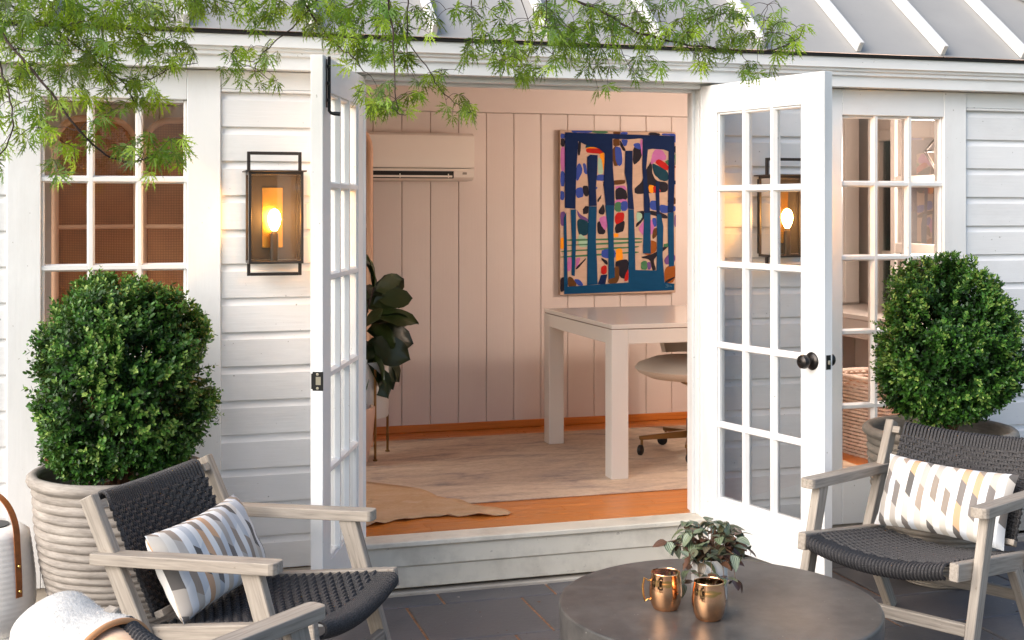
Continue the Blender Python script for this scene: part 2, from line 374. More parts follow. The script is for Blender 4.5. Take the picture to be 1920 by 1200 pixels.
t = NT('rattan_cane'); v = t.g(); w1 = t.n('TexWave', bands_direction='X'); w2 = t.n('TexWave', bands_direction='Z')
for w in (w1, w2): w.inputs['Scale'].default_value = 34; w.inputs['Distortion'].default_value = .6; t.l(v, w.inputs['Vector'])
wv = t.math('MULTIPLY', w1.outputs['Fac'], w2.outputs['Fac'])
c = t.ramp(wv, [(0, srgb(112, 62, 26)), (.5, srgb(170, 104, 52)), (1, srgb(200, 134, 76))]); c = t.mix(.3, c, t.ramp(t.noise(v, 5, 4), [(.3, srgb(120, 70, 34)), (.7, srgb(190, 120, 64))]))
t.set(Base_Color=c, Roughness=.6); t.bump(wv, .5, .002); M['cane'] = t.mat
M['screen_frame'] = plain('pale_rattan_pole', srgb(214, 170, 140), .5)
t = NT('faded_rug'); n1 = t.noise(t.obj((1, 3.2, 1)), 3.4, 6, .65, .7); n2 = t.noise(t.obj((1, 2, 1)), 30, 4, .7)
c = t.ramp(n1, [(.3, srgb(220, 198, 172)), (.48, srgb(204, 178, 152)), (.6, srgb(178, 156, 140)), (.7, srgb(136, 124, 118))]); c = t.mix(.3, c, t.ramp(n2, [(.35, srgb(150, 130, 118)), (.65, srgb(214, 192, 170))]))
t.set(Base_Color=c, Roughness=.95); t.bump(n2, .4, .004); M['rug'] = t.mat
t = NT('cow_hair'); n1 = t.noise(t.obj((1, 2.5, 1)), 4, 5, .6); n2 = t.noise(t.obj((1, 6, 1)), 60, 3)
t.set(Base_Color=t.mix(.3, t.ramp(n1, [(.3, srgb(212, 180, 146)), (.6, srgb(196, 156, 114)), (.8, srgb(226, 206, 182))]), t.ramp(n2, [(.3, srgb(160, 112, 70)), (.7, srgb(226, 194, 156))])), Roughness=.75); t.bump(n2, .3, .003); M['cow'] = t.mat
t = NT('white_wicker'); n1 = t.noise(t.obj(), 30, 3); t.set(Base_Color=t.ramp(n1, [(.3, srgb(206, 184, 168)), (.7, srgb(228, 212, 200))]), Roughness=.7); M['wicker'] = t.mat
t = NT('ribbed_polymer'); n1 = t.noise(t.obj(), 6, 3); t.set(Base_Color=t.ramp(n1, [(.3, srgb(240, 232, 222)), (.7, srgb(247, 243, 236))]), Roughness=.42, Subsurface_Weight=.0); M['polymer'] = t.mat
t = NT('tan_leather'); n1 = t.noise(t.obj(), 40, 4); t.set(Base_Color=t.ramp(n1, [(.3, srgb(120, 66, 26)), (.7, srgb(156, 90, 40))]), Roughness=.5); t.bump(n1, .2, .001); M['leather'] = t.mat
M['leg_wood'] = plain('light_oak_leg', srgb(186, 140, 98), .5)
t = NT('white_fleece'); n1 = t.noise(t.obj(), 60, 4, .7); t.set(Base_Color=t.ramp(n1, [(.3, srgb(190, 186, 180)), (.7, srgb(218, 214, 208))]), Roughness=.95); t.bump(n1, .8, .006); M['fleece'] = t.mat
M['fleece_hair'] = plain('fleece_hair', srgb(206, 202, 196), .8)
t = NT('hide_suede'); n1 = t.noise(t.obj(), 24, 4); t.set(Base_Color=t.ramp(n1, [(.3, srgb(226, 184, 148)), (.7, srgb(238, 204, 172))]), Roughness=.9); M['suede'] = t.mat
M['trim_brown'] = plain('brown_welt', srgb(176, 128, 88), .85)
M['view_dark'] = plain('dusky_view', srgb(74, 74, 86), .6)
M['view_blue'] = plain('pale_blue_view', srgb(160, 176, 204), .7)
M['panel_cream'] = plain('cream_joinery', srgb(206, 197, 191), .4)

# ------------------------------------------------------------------ ground and patio (the setting)
g = MB(); g.add([(-60, -60, -.06), (60, -60, -.06), (60, 60, -.06), (-60, 60, -.06)], [(0, 1, 2, 3)]); g.build('ground', M['lawn'], kind='structure')
p = MB(); p.box(-4.2, 4.6, -7.2, -.02, -.05, -.007, 0); patio = p.build('patio', M['mortar'], kind='structure')
rows = [-.062, -.215, -.655, -1.0, -1.45, -1.74, -2.2, -2.62, -3.06, -3.5, -3.95, -4.4, -4.85, -5.3, -5.75, -6.2, -6.65, -7.1]
fixed = {0: [-.95, -.467, .015, .62, 1.1, 1.5, 2.2], 1: [-1.15, -.63, -.14, .35, .85, 1.31, 1.97, 2.5], 2: [-.9, -.3, .3, .75, 1.17, 1.97], 3: [-1.3, -.6, .1, .9, 1.45, 2.1]}
for i in range(len(rows) - 1):
    xs = list(fixed.get(i, []))
    if not xs:
        x = -1.6 + rnd.uniform(-.3, .3)
        while x < 2.4: xs.append(x); x += rnd.choice((.42, .55, .68, .8))
    while xs[0] > -4.1: xs.insert(0, xs[0] - rnd.uniform(.4, .75))
    while xs[-1] < 4.5: xs.append(xs[-1] + rnd.uniform(.4, .75))
    for a, b in zip(xs, xs[1:]):
        p = MB(); j = .0055; dz = rnd.uniform(-.0018, .0012)
        p.box(max(a, -4.2) + j, min(b, 4.6) - j, rows[i + 1] + j, rows[i] - j, -.03, dz, .004); p.build('paver', M['slate'], patio)
# fallen leaf crumbs and grit on the paving
gr = MB()
for k in range(420):
    x, y = rnd.uniform(-1.6, 2.4), rnd.uniform(-2.4, -.08); r_ = rnd.uniform(.002, .005) if k % 7 else rnd.uniform(.006, .011); a = rnd.uniform(0, 6)
    gr.add([(x + r_ * math.cos(a + q), y + r_ * .6 * math.sin(a + q), .0026 + (.002 if q else 0)) for q in (0, 2.1, 4.2)], [(0, 1, 2)], mat=k % 3)
gr.build('litter', [M['soil'], M['box_twig'], M['ledge']], kind='stuff')

# ------------------------------------------------------------------ the garden room
house = thing('garden_room', 'white clapboard garden room with open french doors and grey standing seam roof', 'building')
FL, EX, BX, YB = .229, 3.16, 3.02, 2.47                       # floor level, outer / inner half length, inner back wall
w = MB()                                                      # the front wall's core behind the boards
for x0, x1, z0, z1 in [(-EX, -2.13, -.03, 2.3), (-1.40, -.80, -.03, 2.3), (.80, 1.40, -.03, 2.3), (2.13, EX, -.03, 2.3),
                       (-2.13, -1.40, -.03, .17), (1.40, 2.13, -.03, .17), (-2.13, -1.40, 2.09, 2.3), (1.40, 2.13, 2.09, 2.3), (-.80, .80, 2.185, 2.3), (-.80, .80, -.03, .2)]:
    w.box(x0 + .0005, x1 - .0005, .0, .12, z0, z1, 0)
front = w.build('wall', M['inner'], house)
CO = .1395
def siding(x0, x1, ztop=2.0955):
    z = ztop
    while z > .15:
        z0 = max(z - CO, .145); m = MB()
        m.prism([(-.001, z0), (-.001, z), (-.008, z), (-.010, z - .012), (-.015, z - .024), (-.021, z - .031), (-.021, z0 + .002), (-.019, z0)][::-1], x0, x1)
        m.build('siding_board', M['siding'], front, smooth=28); z -= CO
for a, b in ((-EX, -2.170), (-1.355, -.856), (.856, 1.355), (2.170, EX)): siding(a, b)
def frieze(x0, x1):
    m = MB(); m.box(x0, x1, -.024, -.0005, 2.11, 2.184, .002); m.build('frieze_board', M['white'], front)
    m = MB(); m.box(x0, x1, -.03, -.0005, 2.0965, 2.1085, .003); m.build('frieze_strip', M['white'], front)
for a, b in ((-EX, -2.170), (-1.355, -.856), (.856, 1.355), (2.170, EX)): frieze(a, b)
def skirt(x0, x1):
    m = MB(); m.box(x0, x1, -.014, -.0005, .036, .138, .002); m.build('skirting_board', M['ledge'], front)
for a, b in ((-EX, -.86), (.86, EX)): skirt(a, b)
m = MB(); m.box(-EX, -.80, -.05, -.001, -.02, .022, .006); m.box(.80, EX, -.05, -.001, -.02, .022, .006); m.box(-.79, .79, -.062, -.001, -.02, .012, .006)
m.build('footing', M['ledge'], house)
# step under the doors
m = MB(); m.box(-.80, .80, -.075, .06, FL - .024, FL - .001, .004); m.build('threshold', M['step'], house)
m = MB(); m.box(-.80, .80, -.056, -.003, .119, FL - .026, .003); m.build('riser_board', M['step'], house)
m = MB(); m.box(-.80, .80, -.047, -.003, .026, .116, .003); m.build('riser_board', M['step'], house)
# eaves
m = MB()
m.prism([(-.10, 2.187), (-.10, 2.234), (-.115, 2.24), (-.115, 2.252), (-.125, 2.258), (-.125, 2.268), (-.14, 2.272), (-.14, 2.318), (-.02, 2.318), (-.02, 2.187)][::-1], -EX - .02, EX + .02)
m.build('fascia', M['white'], house)
m = MB(); m.box(-EX - .03, EX + .03, -.152, -.03, 2.3195, 2.334, .002); m.build('eave_flashing', M['bronze'], house)
m = MB(); m.box(-.9, .9, -.024, -.0005, 2.1805, 2.186, 0); m.build('head_board', M['white'], house)
# hip roof
TP = .794; ez, ey, exx = 2.334, -.165, 3.22; yr = 1.30; rise = (yr - ey) * TP; run = yr - ey
rf = MB()
RA, RB = (-exx + run, yr, ez + rise), (exx - run, yr, ez + rise)
E1, E2, E3, E4 = (-exx, ey, ez), (exx, ey, ez), (exx, 2 * yr - ey, ez), (-exx, 2 * yr - ey, ez)
rf.add([E1, E2, RB, RA, E3, E4], [(0, 1, 2, 3), (1, 4, 2), (4, 5, 3, 2), (5, 0, 3)])
roof = rf.build('roof', M['roof'], house)
cp, sp_ = 1 / math.hypot(1, TP), TP / math.hypot(1, TP); up_ = Vector((0, cp, sp_)); nn = Vector((0, -sp_, cp))
for x in (-2.98, -2.5, -2.0, -1.5, -1.0, -.5, .004, .509, 1.005, 1.498, 1.946, 2.392, 2.84):
    tmax = min(run, exx - abs(x) - .02) / cp
    if tmax < .2: continue
    a = Vector((x, ey, ez)) + up_ * .012; b = Vector((x, ey, ez)) + up_ * tmax
    m = MB(); m.bar(a + nn * .027, b + nn * .027, .026, .052, tuple(nn), .003); m.build('seam', M['seam'], roof)
for sgn in (-1, 1):
    e = Vector((sgn * exx, ey, ez)); r_ = Vector((sgn * (exx - run), yr, ez + rise))
    m = MB(); m.bar(e + Vector((0, 0, .02)), r_ + Vector((0, 0, .02)), .07, .03, (0, 0, 1), .006); m.build('hip_cap', M['seam'], roof)
# inner shell
m = MB(); m.box(-BX - .08, BX + .08, .0, YB + .1, -.03, FL - .016, 0); floor = m.build('floor', M['oak'], house)
y = .062; k = 0
while y < YB - .02:
    x = -1.75 + rnd.uniform(-.5, 0)
    while x < BX:
        L = rnd.uniform(.42, .95)
        m = MB(); m.box(max(x, -1.8) + .0006, min(x + L, BX) - .0006, y + .0006, min(y + .068, YB) - .0006, FL - .0155, FL + rnd.uniform(-.0004, .0002), .0012)
        m.build('floor_board', M['oak'], floor); x += L
    y += .068
m = MB(); m.box(-BX - .12, BX + .12, YB + .004, YB + .1, -.03, 2.6, 0); back = m.build('wall', M['inner'], house)
x = -2.995
xs = []
while x < BX: xs.append(x); x += .1811
for x in xs:
    m = MB(); m.box(x + .0012, min(x + .1799, BX), YB - .016, YB + .003, FL + .03, 2.225, .0042); m.build('wall_plank', M['inner'], back)
m = MB(); m.box(-BX, BX, YB - .03, YB + .003, 2.2265, 2.49, .003); m.build('crown_board', M['inner'], back)
m = MB(); m.box(-BX, BX, YB - .032, YB - .0165, FL + .001, FL + .048, .004); m.build('baseboard', M['oak'], back)
# left end wall, its window added out of view for daylight; right end wall with joinery and a window opening
WY0, WY1, WZ0, WZ1 = 1.42, 2.02, .98, 2.06
m = MB()
for y0, y1, z0, z1 in ((.121, .5, -.03, 2.6), (1.75, YB + .003, -.03, 2.6), (.5, 1.75, -.03, .75), (.5, 1.75, 2.2, 2.6)): m.box(-BX - .12, -BX, y0 + .0004, y1 - .0004, z0, z1, 0)
m.build('wall', M['inner'], house)
m = MB()
for y0, y1, z0, z1 in ((.44, .5, .7, 2.26), (1.75, 1.81, .7, 2.26), (.5, 1.75, 2.2, 2.26), (.5, 1.75, .7, .75), (1.11, 1.14, .75, 2.2)): m.box(-BX - .06, -BX + .02, y0 + .0003, y1 - .0003, z0 + .0003, z1 - .0003, .003)
added_window = m.build('window', M['white'], house)  # unseen window, added so daylight reaches the room's left side
m = MB(); m.add([(-BX - .03, .5, .75), (-BX - .03, 1.75, .75), (-BX - .03, 1.75, 2.2), (-BX - .03, .5, 2.2)], [(0, 1, 2, 3)]); m.build('pane', M['glass'], added_window)
m = MB()
for y0, y1, z0, z1 in ((.121, WY0, -.03, 2.6), (WY1, YB + .003, -.03, 2.6), (WY0, WY1, -.03, WZ0), (WY0, WY1, WZ1, 2.6)): m.box(BX, BX + .12, y0 + .0004, y1 - .0004, z0, z1, 0)
endw = m.build('wall', M['inner'], house)
m = MB(); m.box(-EX, EX, .121, YB + .1, 2.5, 2.56, 0); m.build('ceiling', M['inner'], house)
# window in the right end wall
m = MB()
for y0, y1, z0, z1 in ((WY0 - .07, WY0, WZ0 - .05, WZ1 + .07), (WY1, WY1 + .07, WZ0 - .05, WZ1 + .07), (WY0, WY1, WZ1, WZ1 + .07), (WY0, WY1, WZ0 - .05, WZ0)): m.box(BX - .025, BX + .06, y0, y1, z0, z1, .004)
ew = m.build('window', M['panel_cream'], house)
m = MB(); m.box(BX - .005, BX + .03, WY0, WY1, 1.31, 1.345, .004); m.build('muntin', M['panel_cream'], ew)
m = MB(); m.box(BX - .004, BX + .031, 1.70, 1.735, WZ0, WZ1, .004); m.build('muntin', M['panel_cream'], ew)
m = MB(); m.box(BX + .008, BX + .012, WY0, WY1, WZ0, WZ1, 0); m.build('pane', M['glass'], ew)

# french windows left and right of the doors
def muntin(mb, p0, p1, wide, y0, y1, vert):
    """bar with bevelled glazing edges; wide at the glass, narrow at the face (outer y0, inner y1)"""
    hw, hn, ym = wide / 2, wide / 4, (y0 + y1) / 2
    pts = [(y0, -hn), (ym - .004, -hw), (ym + .004, -hw), (y1, -hn), (y1, hn), (ym + .004, hw), (ym - .004, hw), (y0, hn)]
    if vert: mb.prism([(a, b) for a, b in pts][::-1], p0[1], p1[1], lambda t, a, b: (p0[0] - b, a, t))
    else: mb.prism([(a, b) for a, b in pts], p0[0], p1[0], lambda t, a, b: (t, a, p0[1] + b))
def fix_normals(o):
    import bmesh
    b = bmesh.new(); b.from_mesh(o.data); bmesh.ops.recalc_face_normals(b, faces=b.faces); b.to_mesh(o.data); b.free(); return o
def french_window(sg):
    xi, xo = 1.490, 2.042; X0, X1 = 1.357, 2.168; gz = [.362, .69, 1.04, 1.39, 1.739, 2.061]
    fx = (lambda a, b: (min(sg * a, sg * b), max(sg * a, sg * b)))
    m = MB()
    a, b = fx(X0, xi); m.box(a, b, -.032, .05, .142, 2.183, .003)
    a, b = fx(xo, X1); m.box(a, b, -.032, .05, .142, 2.183, .003)
    a, b = fx(xi, xo); m.box(a, b, -.0315, .05, gz[-1], 2.183, .003); m.box(a, b, -.0315, .05, .142, gz[0], .003)
    win = m.build('window', M['white'], house)
    a, b = fx(xi, xo); wp = (xo - xi) / 3
    for k in (1, 2):
        x = a + wp * k; m = MB(); muntin(m, (x, gz[0]), (x, gz[-1]), .03, -.0245, .032, True); fix_normals(m.build('muntin', M['white'], win))
    for z in gz[1:-1]:
        m = MB(); muntin(m, (a, z), (b, z), .03, -.024, .0315, False); fix_normals(m.build('muntin', M['white'], win))
    for i in range(3):
        for j in range(5):
            tl = rnd.uniform(-.0012, .0012); x0, x1, z0, z1 = a + wp * i + .004, a + wp * (i + 1) - .004, gz[j] + .004, gz[j + 1] - .004
            m = MB(); m.add([(x0, .004 - tl, z0), (x1, .004 + tl, z0), (x1, .004 + tl, z1), (x0, .004 - tl, z1)], [(0, 1, 2, 3)]); m.build('pane', M['glass'], win)
    # glazing stops round the opening
    m = MB()
    for q0, q1, z0, z1 in ((a, a + .012, gz[0], gz[-1]), (b - .012, b, gz[0], gz[-1])): m.box(q0, q1, -.016, .03, z0, z1, .004)
    for z0, z1 in ((gz[0], gz[0] + .012), (gz[-1] - .012, gz[-1])): m.box(a + .0122, b - .0122, -.016, .03, z0, z1, .004)
    m.build('glazing_stop', M['white'], win)
french_window(-1); french_window(1)
# door frame
m = MB()
for sg in (-1, 1):
    a, b = sorted((sg * .768, sg * .855)); m.box(a, b, -.0285, -.0005, .142, 2.1795, .003)
    a, b = sorted((sg * .766, sg * .7995)); m.box(a, b, .0005, .119, FL, 2.1835, .003)
    a, b = sorted((sg * .752, sg * .7655)); m.box(a, b, .03, .06, FL, 2.17, .002)
m.box(-.7655, .7655, .0005, .119, 2.164, 2.184, .003); m.box(-.7515, .7515, .03, .06, 2.15, 2.1635, .002)
m.box(-.7655, .7655, -.0285, -.0008, 2.1635, 2.1798, .002)
m.build('door_frame', M['white'], house)
m = MB()
for sg in (-1, 1):
    a, b = sorted((sg * .800, sg * .89)); m.box(a, b, .1215, .135, FL, 2.22, .003)
m.box(-.7995, .7995, .1215, .135, 2.19, 2.22, .003); m.build('architrave', M['inner'], house)

def door(sg, alpha, label):
    W_, T_, Z0, Z1 = .787, .045, .125, 2.176
    ang = R(180 + alpha) if sg > 0 else R(-alpha)
    d = Vector((math.cos(ang), math.sin(ang), 0)); nrm = Vector((d.y, -d.x, 0)) if sg > 0 else Vector((-d.y, d.x, 0))
    if nrm.x * sg > 0: nrm = -nrm                              # room-side face looks towards the opening
    P0 = Vector((sg * .768, -.012, 0))
    mw = Matrix(((d.x, -nrm.x, 0, P0.x), (d.y, -nrm.y, 0, P0.y), (0, 0, 1, 0), (0, 0, 0, 1)))   # local: x along the leaf, y through it (0 = room face), z up
    def bb(mb, *a, **k): mb.box(*a, **k)
    gx0, gx1 = .12, .655; gz = [.328, .659, 1.013, 1.372, 1.71, 2.05]
    m = MB(); m.box(0, gx0, 0, T_, Z0, Z1, .002); m.box(gx1 + .0, W_, 0, T_, Z0, Z1, .002)
    m.box(gx0, gx1, .0004, T_ - .0004, gz[-1], Z1, .001); m.box(gx0, gx1, .0004, T_ - .0004, Z0, gz[0], .001)
    me = m.mesh('door', M['white']); dr = put('door', me, house); dr.matrix_local = mw; dr['label'] = label
    wp = (gx1 - gx0) / 3
    for k in (1, 2):
        m = MB(); muntin(m, (gx0 + wp * k, gz[0]), (gx0 + wp * k, gz[-1]), .032, .0015, T_ - .0015, True); fix_normals(m.build('muntin', M['white'], dr))
    for z in gz[1:-1]:
        m = MB(); muntin(m, (gx0, z), (gx1, z), .032, .002, T_ - .002, False); fix_normals(m.build('muntin', M['white'], dr))
    for i in range(3):
        for j in range(5):
            tl = rnd.uniform(-.001, .001); x0, x1 = gx0 + wp * i + .003, gx0 + wp * (i + 1) - .003
            m = MB(); m.add([(x0, T_ / 2 + tl, gz[j] + .003), (x1, T_ / 2 - tl, gz[j] + .003), (x1, T_ / 2 - tl, gz[j + 1] - .003), (x0, T_ / 2 + tl, gz[j + 1] - .003)], [(0, 1, 2, 3)]); m.build('pane', M['glass'], dr)
    m = MB()
    for q0, q1 in ((gx0, gx0 + .011), (gx1 - .011, gx1)): m.box(q0, q1, .006, T_ - .006, gz[0], gz[-1], .005)
    for z0, z1 in ((gz[0], gz[0] + .011), (gz[-1] - .011, gz[-1])): m.box(gx0 + .0112, gx1 - .0112, .006, T_ - .006, z0, z1, .005)
    m.build('glazing_stop', M['white'], dr)
    kx, kz = W_ - .068, 1.005
    if sg > 0:
        prof = [(.0, 0), (.036, 0), (.037, .003), (.033, .008), (.022, .012), (.013, .016), (.012, .026), (.02, .032), (.028, .04), (.0295, .05), (.026, .06), (.016, .067), (.007, .0675), (.006, .064), (0, .064)]
        for face, s_ in ((0, -1), (T_, 1)):
            m = MB(); m.lathe(prof, 28)
            V = [(kx + a, face + s_ * c, kz + b) for a, b, c in m.v]; m.v = V; fix_normals(m.build('door_knob', M['pewter'], dr, smooth=35))
        m = MB(); m.box(W_ - .0005, W_ + .0015, .010, .035, kz - .029, kz + .029, .0008); m.build('latch_plate', M['black'], dr)
        m = MB(); m.bar((W_ + .001, .022, kz), (W_ + .012, .022, kz), .014, .018, ch=.003); m.build('latch', M['steel'], dr)
    else:
        m = MB(); m.box(W_ - .0005, W_ + .0016, -.001, .038, kz - .034, kz + .034, .0008)
        m.bar((W_ + .0008, .043, kz), (W_ + .0008, .037, kz), .0025, .056, ch=.0005)
        sp = m.build('strike_plate', M['black'], dr)
        m = MB(); m.box(W_ + .0012, W_ + .0022, .008, .026, kz - .013, kz + .016, .0003); m.build('latch_hole', M['steel'], dr)
        for dz in (-.025, .025):
            m = MB(); m.lathe([(0, 0), (.005, 0), (.005, .001), (0, .0014)], 12); m.v = [(W_ + .0016 + c, .02 + a, kz + dz + b) for a, b, c in m.v]; fix_normals(m.build('screw', M['steel'], dr))
        # surface bolts at the head and the foot of the leaf
        for zb, zt, zc in ((1.99, 2.165, 1.985), (.135, .20, .21)):
            x = W_ - .05; m = MB(); m.bar((x, -.003, zb), (x, -.003, zt), .013, .003, up=(0, 1, 0), ch=.0006)
            m.tube([(x, -.012, zb + .0), (x, -.012, zt + .01)], .0058, 10)
            for q in (.15, .5, .85): m.bar((x - .014, -.009, zb + (zt - zb) * q), (x + .014, -.009, zb + (zt - zb) * q), .012, .012, ch=.002)
            if zb > 1: m.tube([(x, -.012, zb + .01), (x, -.012, zb - .012), (x, -.018, zb - .02), (x, -.03, zb - .022), (x, -.052, zb - .024)], [.0058, .0058, .006, .0075, .008], 10)
            else: m.tube([(x, -.012, zt), (x, -.014, zt + .018), (x, -.022, zt + .026), (x, -.05, zt + .03)], [.0058, .006, .007, .008], 10)
            m.build('bolt', M['black'], dr, smooth=40)
    return dr
door(1, 104, 'white french door leaf with round dark knob, swung open'); door(-1, 110.75, 'white french door leaf with black surface bolts, seen edge on')

# ------------------------------------------------------------------ wall lanterns
def lantern(x, label):
    rt = thing('wall_lantern', label, 'wall lamp', (x, -.021, 1.404), 0, 'lanterns beside the french doors')
    W2, D0, D1, H = .108, -.165, -.035, .366; b = .011
    m = MB()
    for sx in (-1, 1):
        for yy in (D0, D1): m.bar((sx * (W2 - b / 2), yy, 0), (sx * (W2 - b / 2), yy, H), b, b, (0, 1, 0), .001)
        for zz in (b / 2, H - b / 2): m.bar((sx * (W2 - b / 2), D0 + b / 2, zz), (sx * (W2 - b / 2), D1 - b / 2, zz), b * .98, b * .98, ch=.001)
    for yy in (D0, D1):
        for zz in (b / 2, H - b / 2): m.bar((-W2 + b, yy, zz), (W2 - b, yy, zz), b * .97, b * .97, ch=.001)
    m.build('frame', M['bronze'], rt)
    m = MB(); m.box(-W2 - .012, W2 + .012, D0 - .016, D1 + .03, H + .0005, H + .006, .001); m.build('cap', M['bronze'], rt)
    yc = -.10
    for z0, z1 in ((H + .0065, H + .082), (-.05, -.0005)):
        m = MB(); zt = z1 - .006 if z0 > 0 else z0 + .006
        for sx in (-1, 1): m.bar((sx * (W2 - .006), yc, z0), (sx * (W2 - .006), yc, z1), .013, .013, (0, 1, 0), .001)
        m.bar((-W2 + .0127, yc, zt), (W2 - .0127, yc, zt), .0128, .0128, ch=.001); m.build('hanger', M['bronze'], rt)
    m = MB(); m.box(-.10, .10, -.0275, -.001, .012, H - .012, .001); m.build('backplate', M['bronze'], rt)
    m = MB(); m.box(-.041, .041, -.034, -.0278, .06, .305, .0008); m.build('reflector', M['reflector'], rt)
    for n_, q in (('pane', [(-W2 + b, D0, b), (W2 - b, D0, b), (W2 - b, D0, H - b), (-W2 + b, D0, H - b)]), ('pane', [(-W2 + .005, D0 + b, b), (-W2 + .005, D1 - b, b), (-W2 + .005, D1 - b, H - b), (-W2 + .005, D0 + b, H - b)]), ('pane', [(W2 - .005, D0 + b, b), (W2 - .005, D1 - b, b), (W2 - .005, D1 - b, H - b), (W2 - .005, D0 + b, H - b)])):
        m = MB(); m.add(q, [(0, 1, 2, 3)]); m.build(n_, M['glass'], rt)
    m = MB(); m.box(-W2 + b, W2 - b, D0 + b, D1 - b, .001, .006, .0005); m.build('floor_plate', M['bronze'], rt)
    m = MB(); m.lathe([(.016, .006), (.016, .12), (.012, .122), (.012, .13)], 16, (0, yc, 0)); m.build('candle_sleeve', M['bronze'], rt, smooth=40)
    m = MB(); m.lathe([(.009, .13), (.014, .138), (.022, .155), (.026, .175), (.024, .195), (.015, .212), (0, .22)], 16, (0, yc, 0)); m.build('bulb', M['bulb'], rt, smooth=60)
    ld = bpy.data.lights.new('bulb_light', 'POINT'); ld.energy = 5.0; ld.color = (1, .42, .09); ld.shadow_soft_size = .024
    lo = bpy.data.objects.new('bulb_light', ld); sc.collection.objects.link(lo); lo.parent = rt; lo.location = (0, yc - .032, .185)
t = NT('lit_bulb'); t.b.inputs['Base Color'].default_value = (1, .6, .25, 1); t.b.inputs['Emission Color'].default_value = (1, .55, .16, 1); t.b.inputs['Emission Strength'].default_value = 40; M['bulb'] = t.mat
t = NT('lit_pendant_bulb'); t.b.inputs['Base Color'].default_value = (1, .7, .4, 1); t.b.inputs['Emission Color'].default_value = (1, .5, .22, 1); t.b.inputs['Emission Strength'].default_value = 3; M['bulb_soft'] = t.mat
lantern(-1.152, 'lit dark bronze lantern on the white boards between left window and open door')
lantern(1.152, 'lit dark bronze lantern on the boards, seen through the knobbed door')

# ------------------------------------------------------------------ things inside the room
# air conditioner
ac = thing('air_conditioner', 'white split air conditioner high on the planked back wall', 'air conditioner', (-.02, YB - .018, 1.79))
m = MB(); prof = [(0, .075), (0, .292), (-.15, .292), (-.19, .275), (-.2, .25), (-.197, .085), (-.19, .078)]
m.prism(prof[::-1], -.335, .335); fix_normals(m.build('cover', M['plastic'], ac, smooth=30))
m = MB(); m.prism([(0, .0), (0, .0735), (-.189, .0735), (-.197, .06), (-.185, .022), (-.15, .002)][::-1], -.335, .335); fix_normals(m.build('lower_body', M['plastic'], ac, smooth=30))
m = MB(); m.bar((-.325, -.183, .036), (.205, -.183, .036), .034, .044, ch=.002); m.build('outlet', M['dark'], ac)
m = MB(); m.bar((-.315, -.202, .026), (.195, -.202, .026), .004, .012, ch=.001); m.build('louvre', M['plastic'], ac)
for x in (-.13, .17):
    m = MB(); m.bar((x, -.2, .016), (x, -.2, .042), .006, .012, (0, 1, 0), ch=.001); m.build('louvre_clip', M['plastic'], ac)
m = MB(); m.bar((.262, -.1935, .045), (.288, -.1935, .045), .006, .014, ch=.001); m.build('display', plain('grey_display', srgb(150, 138, 128), .3), ac)
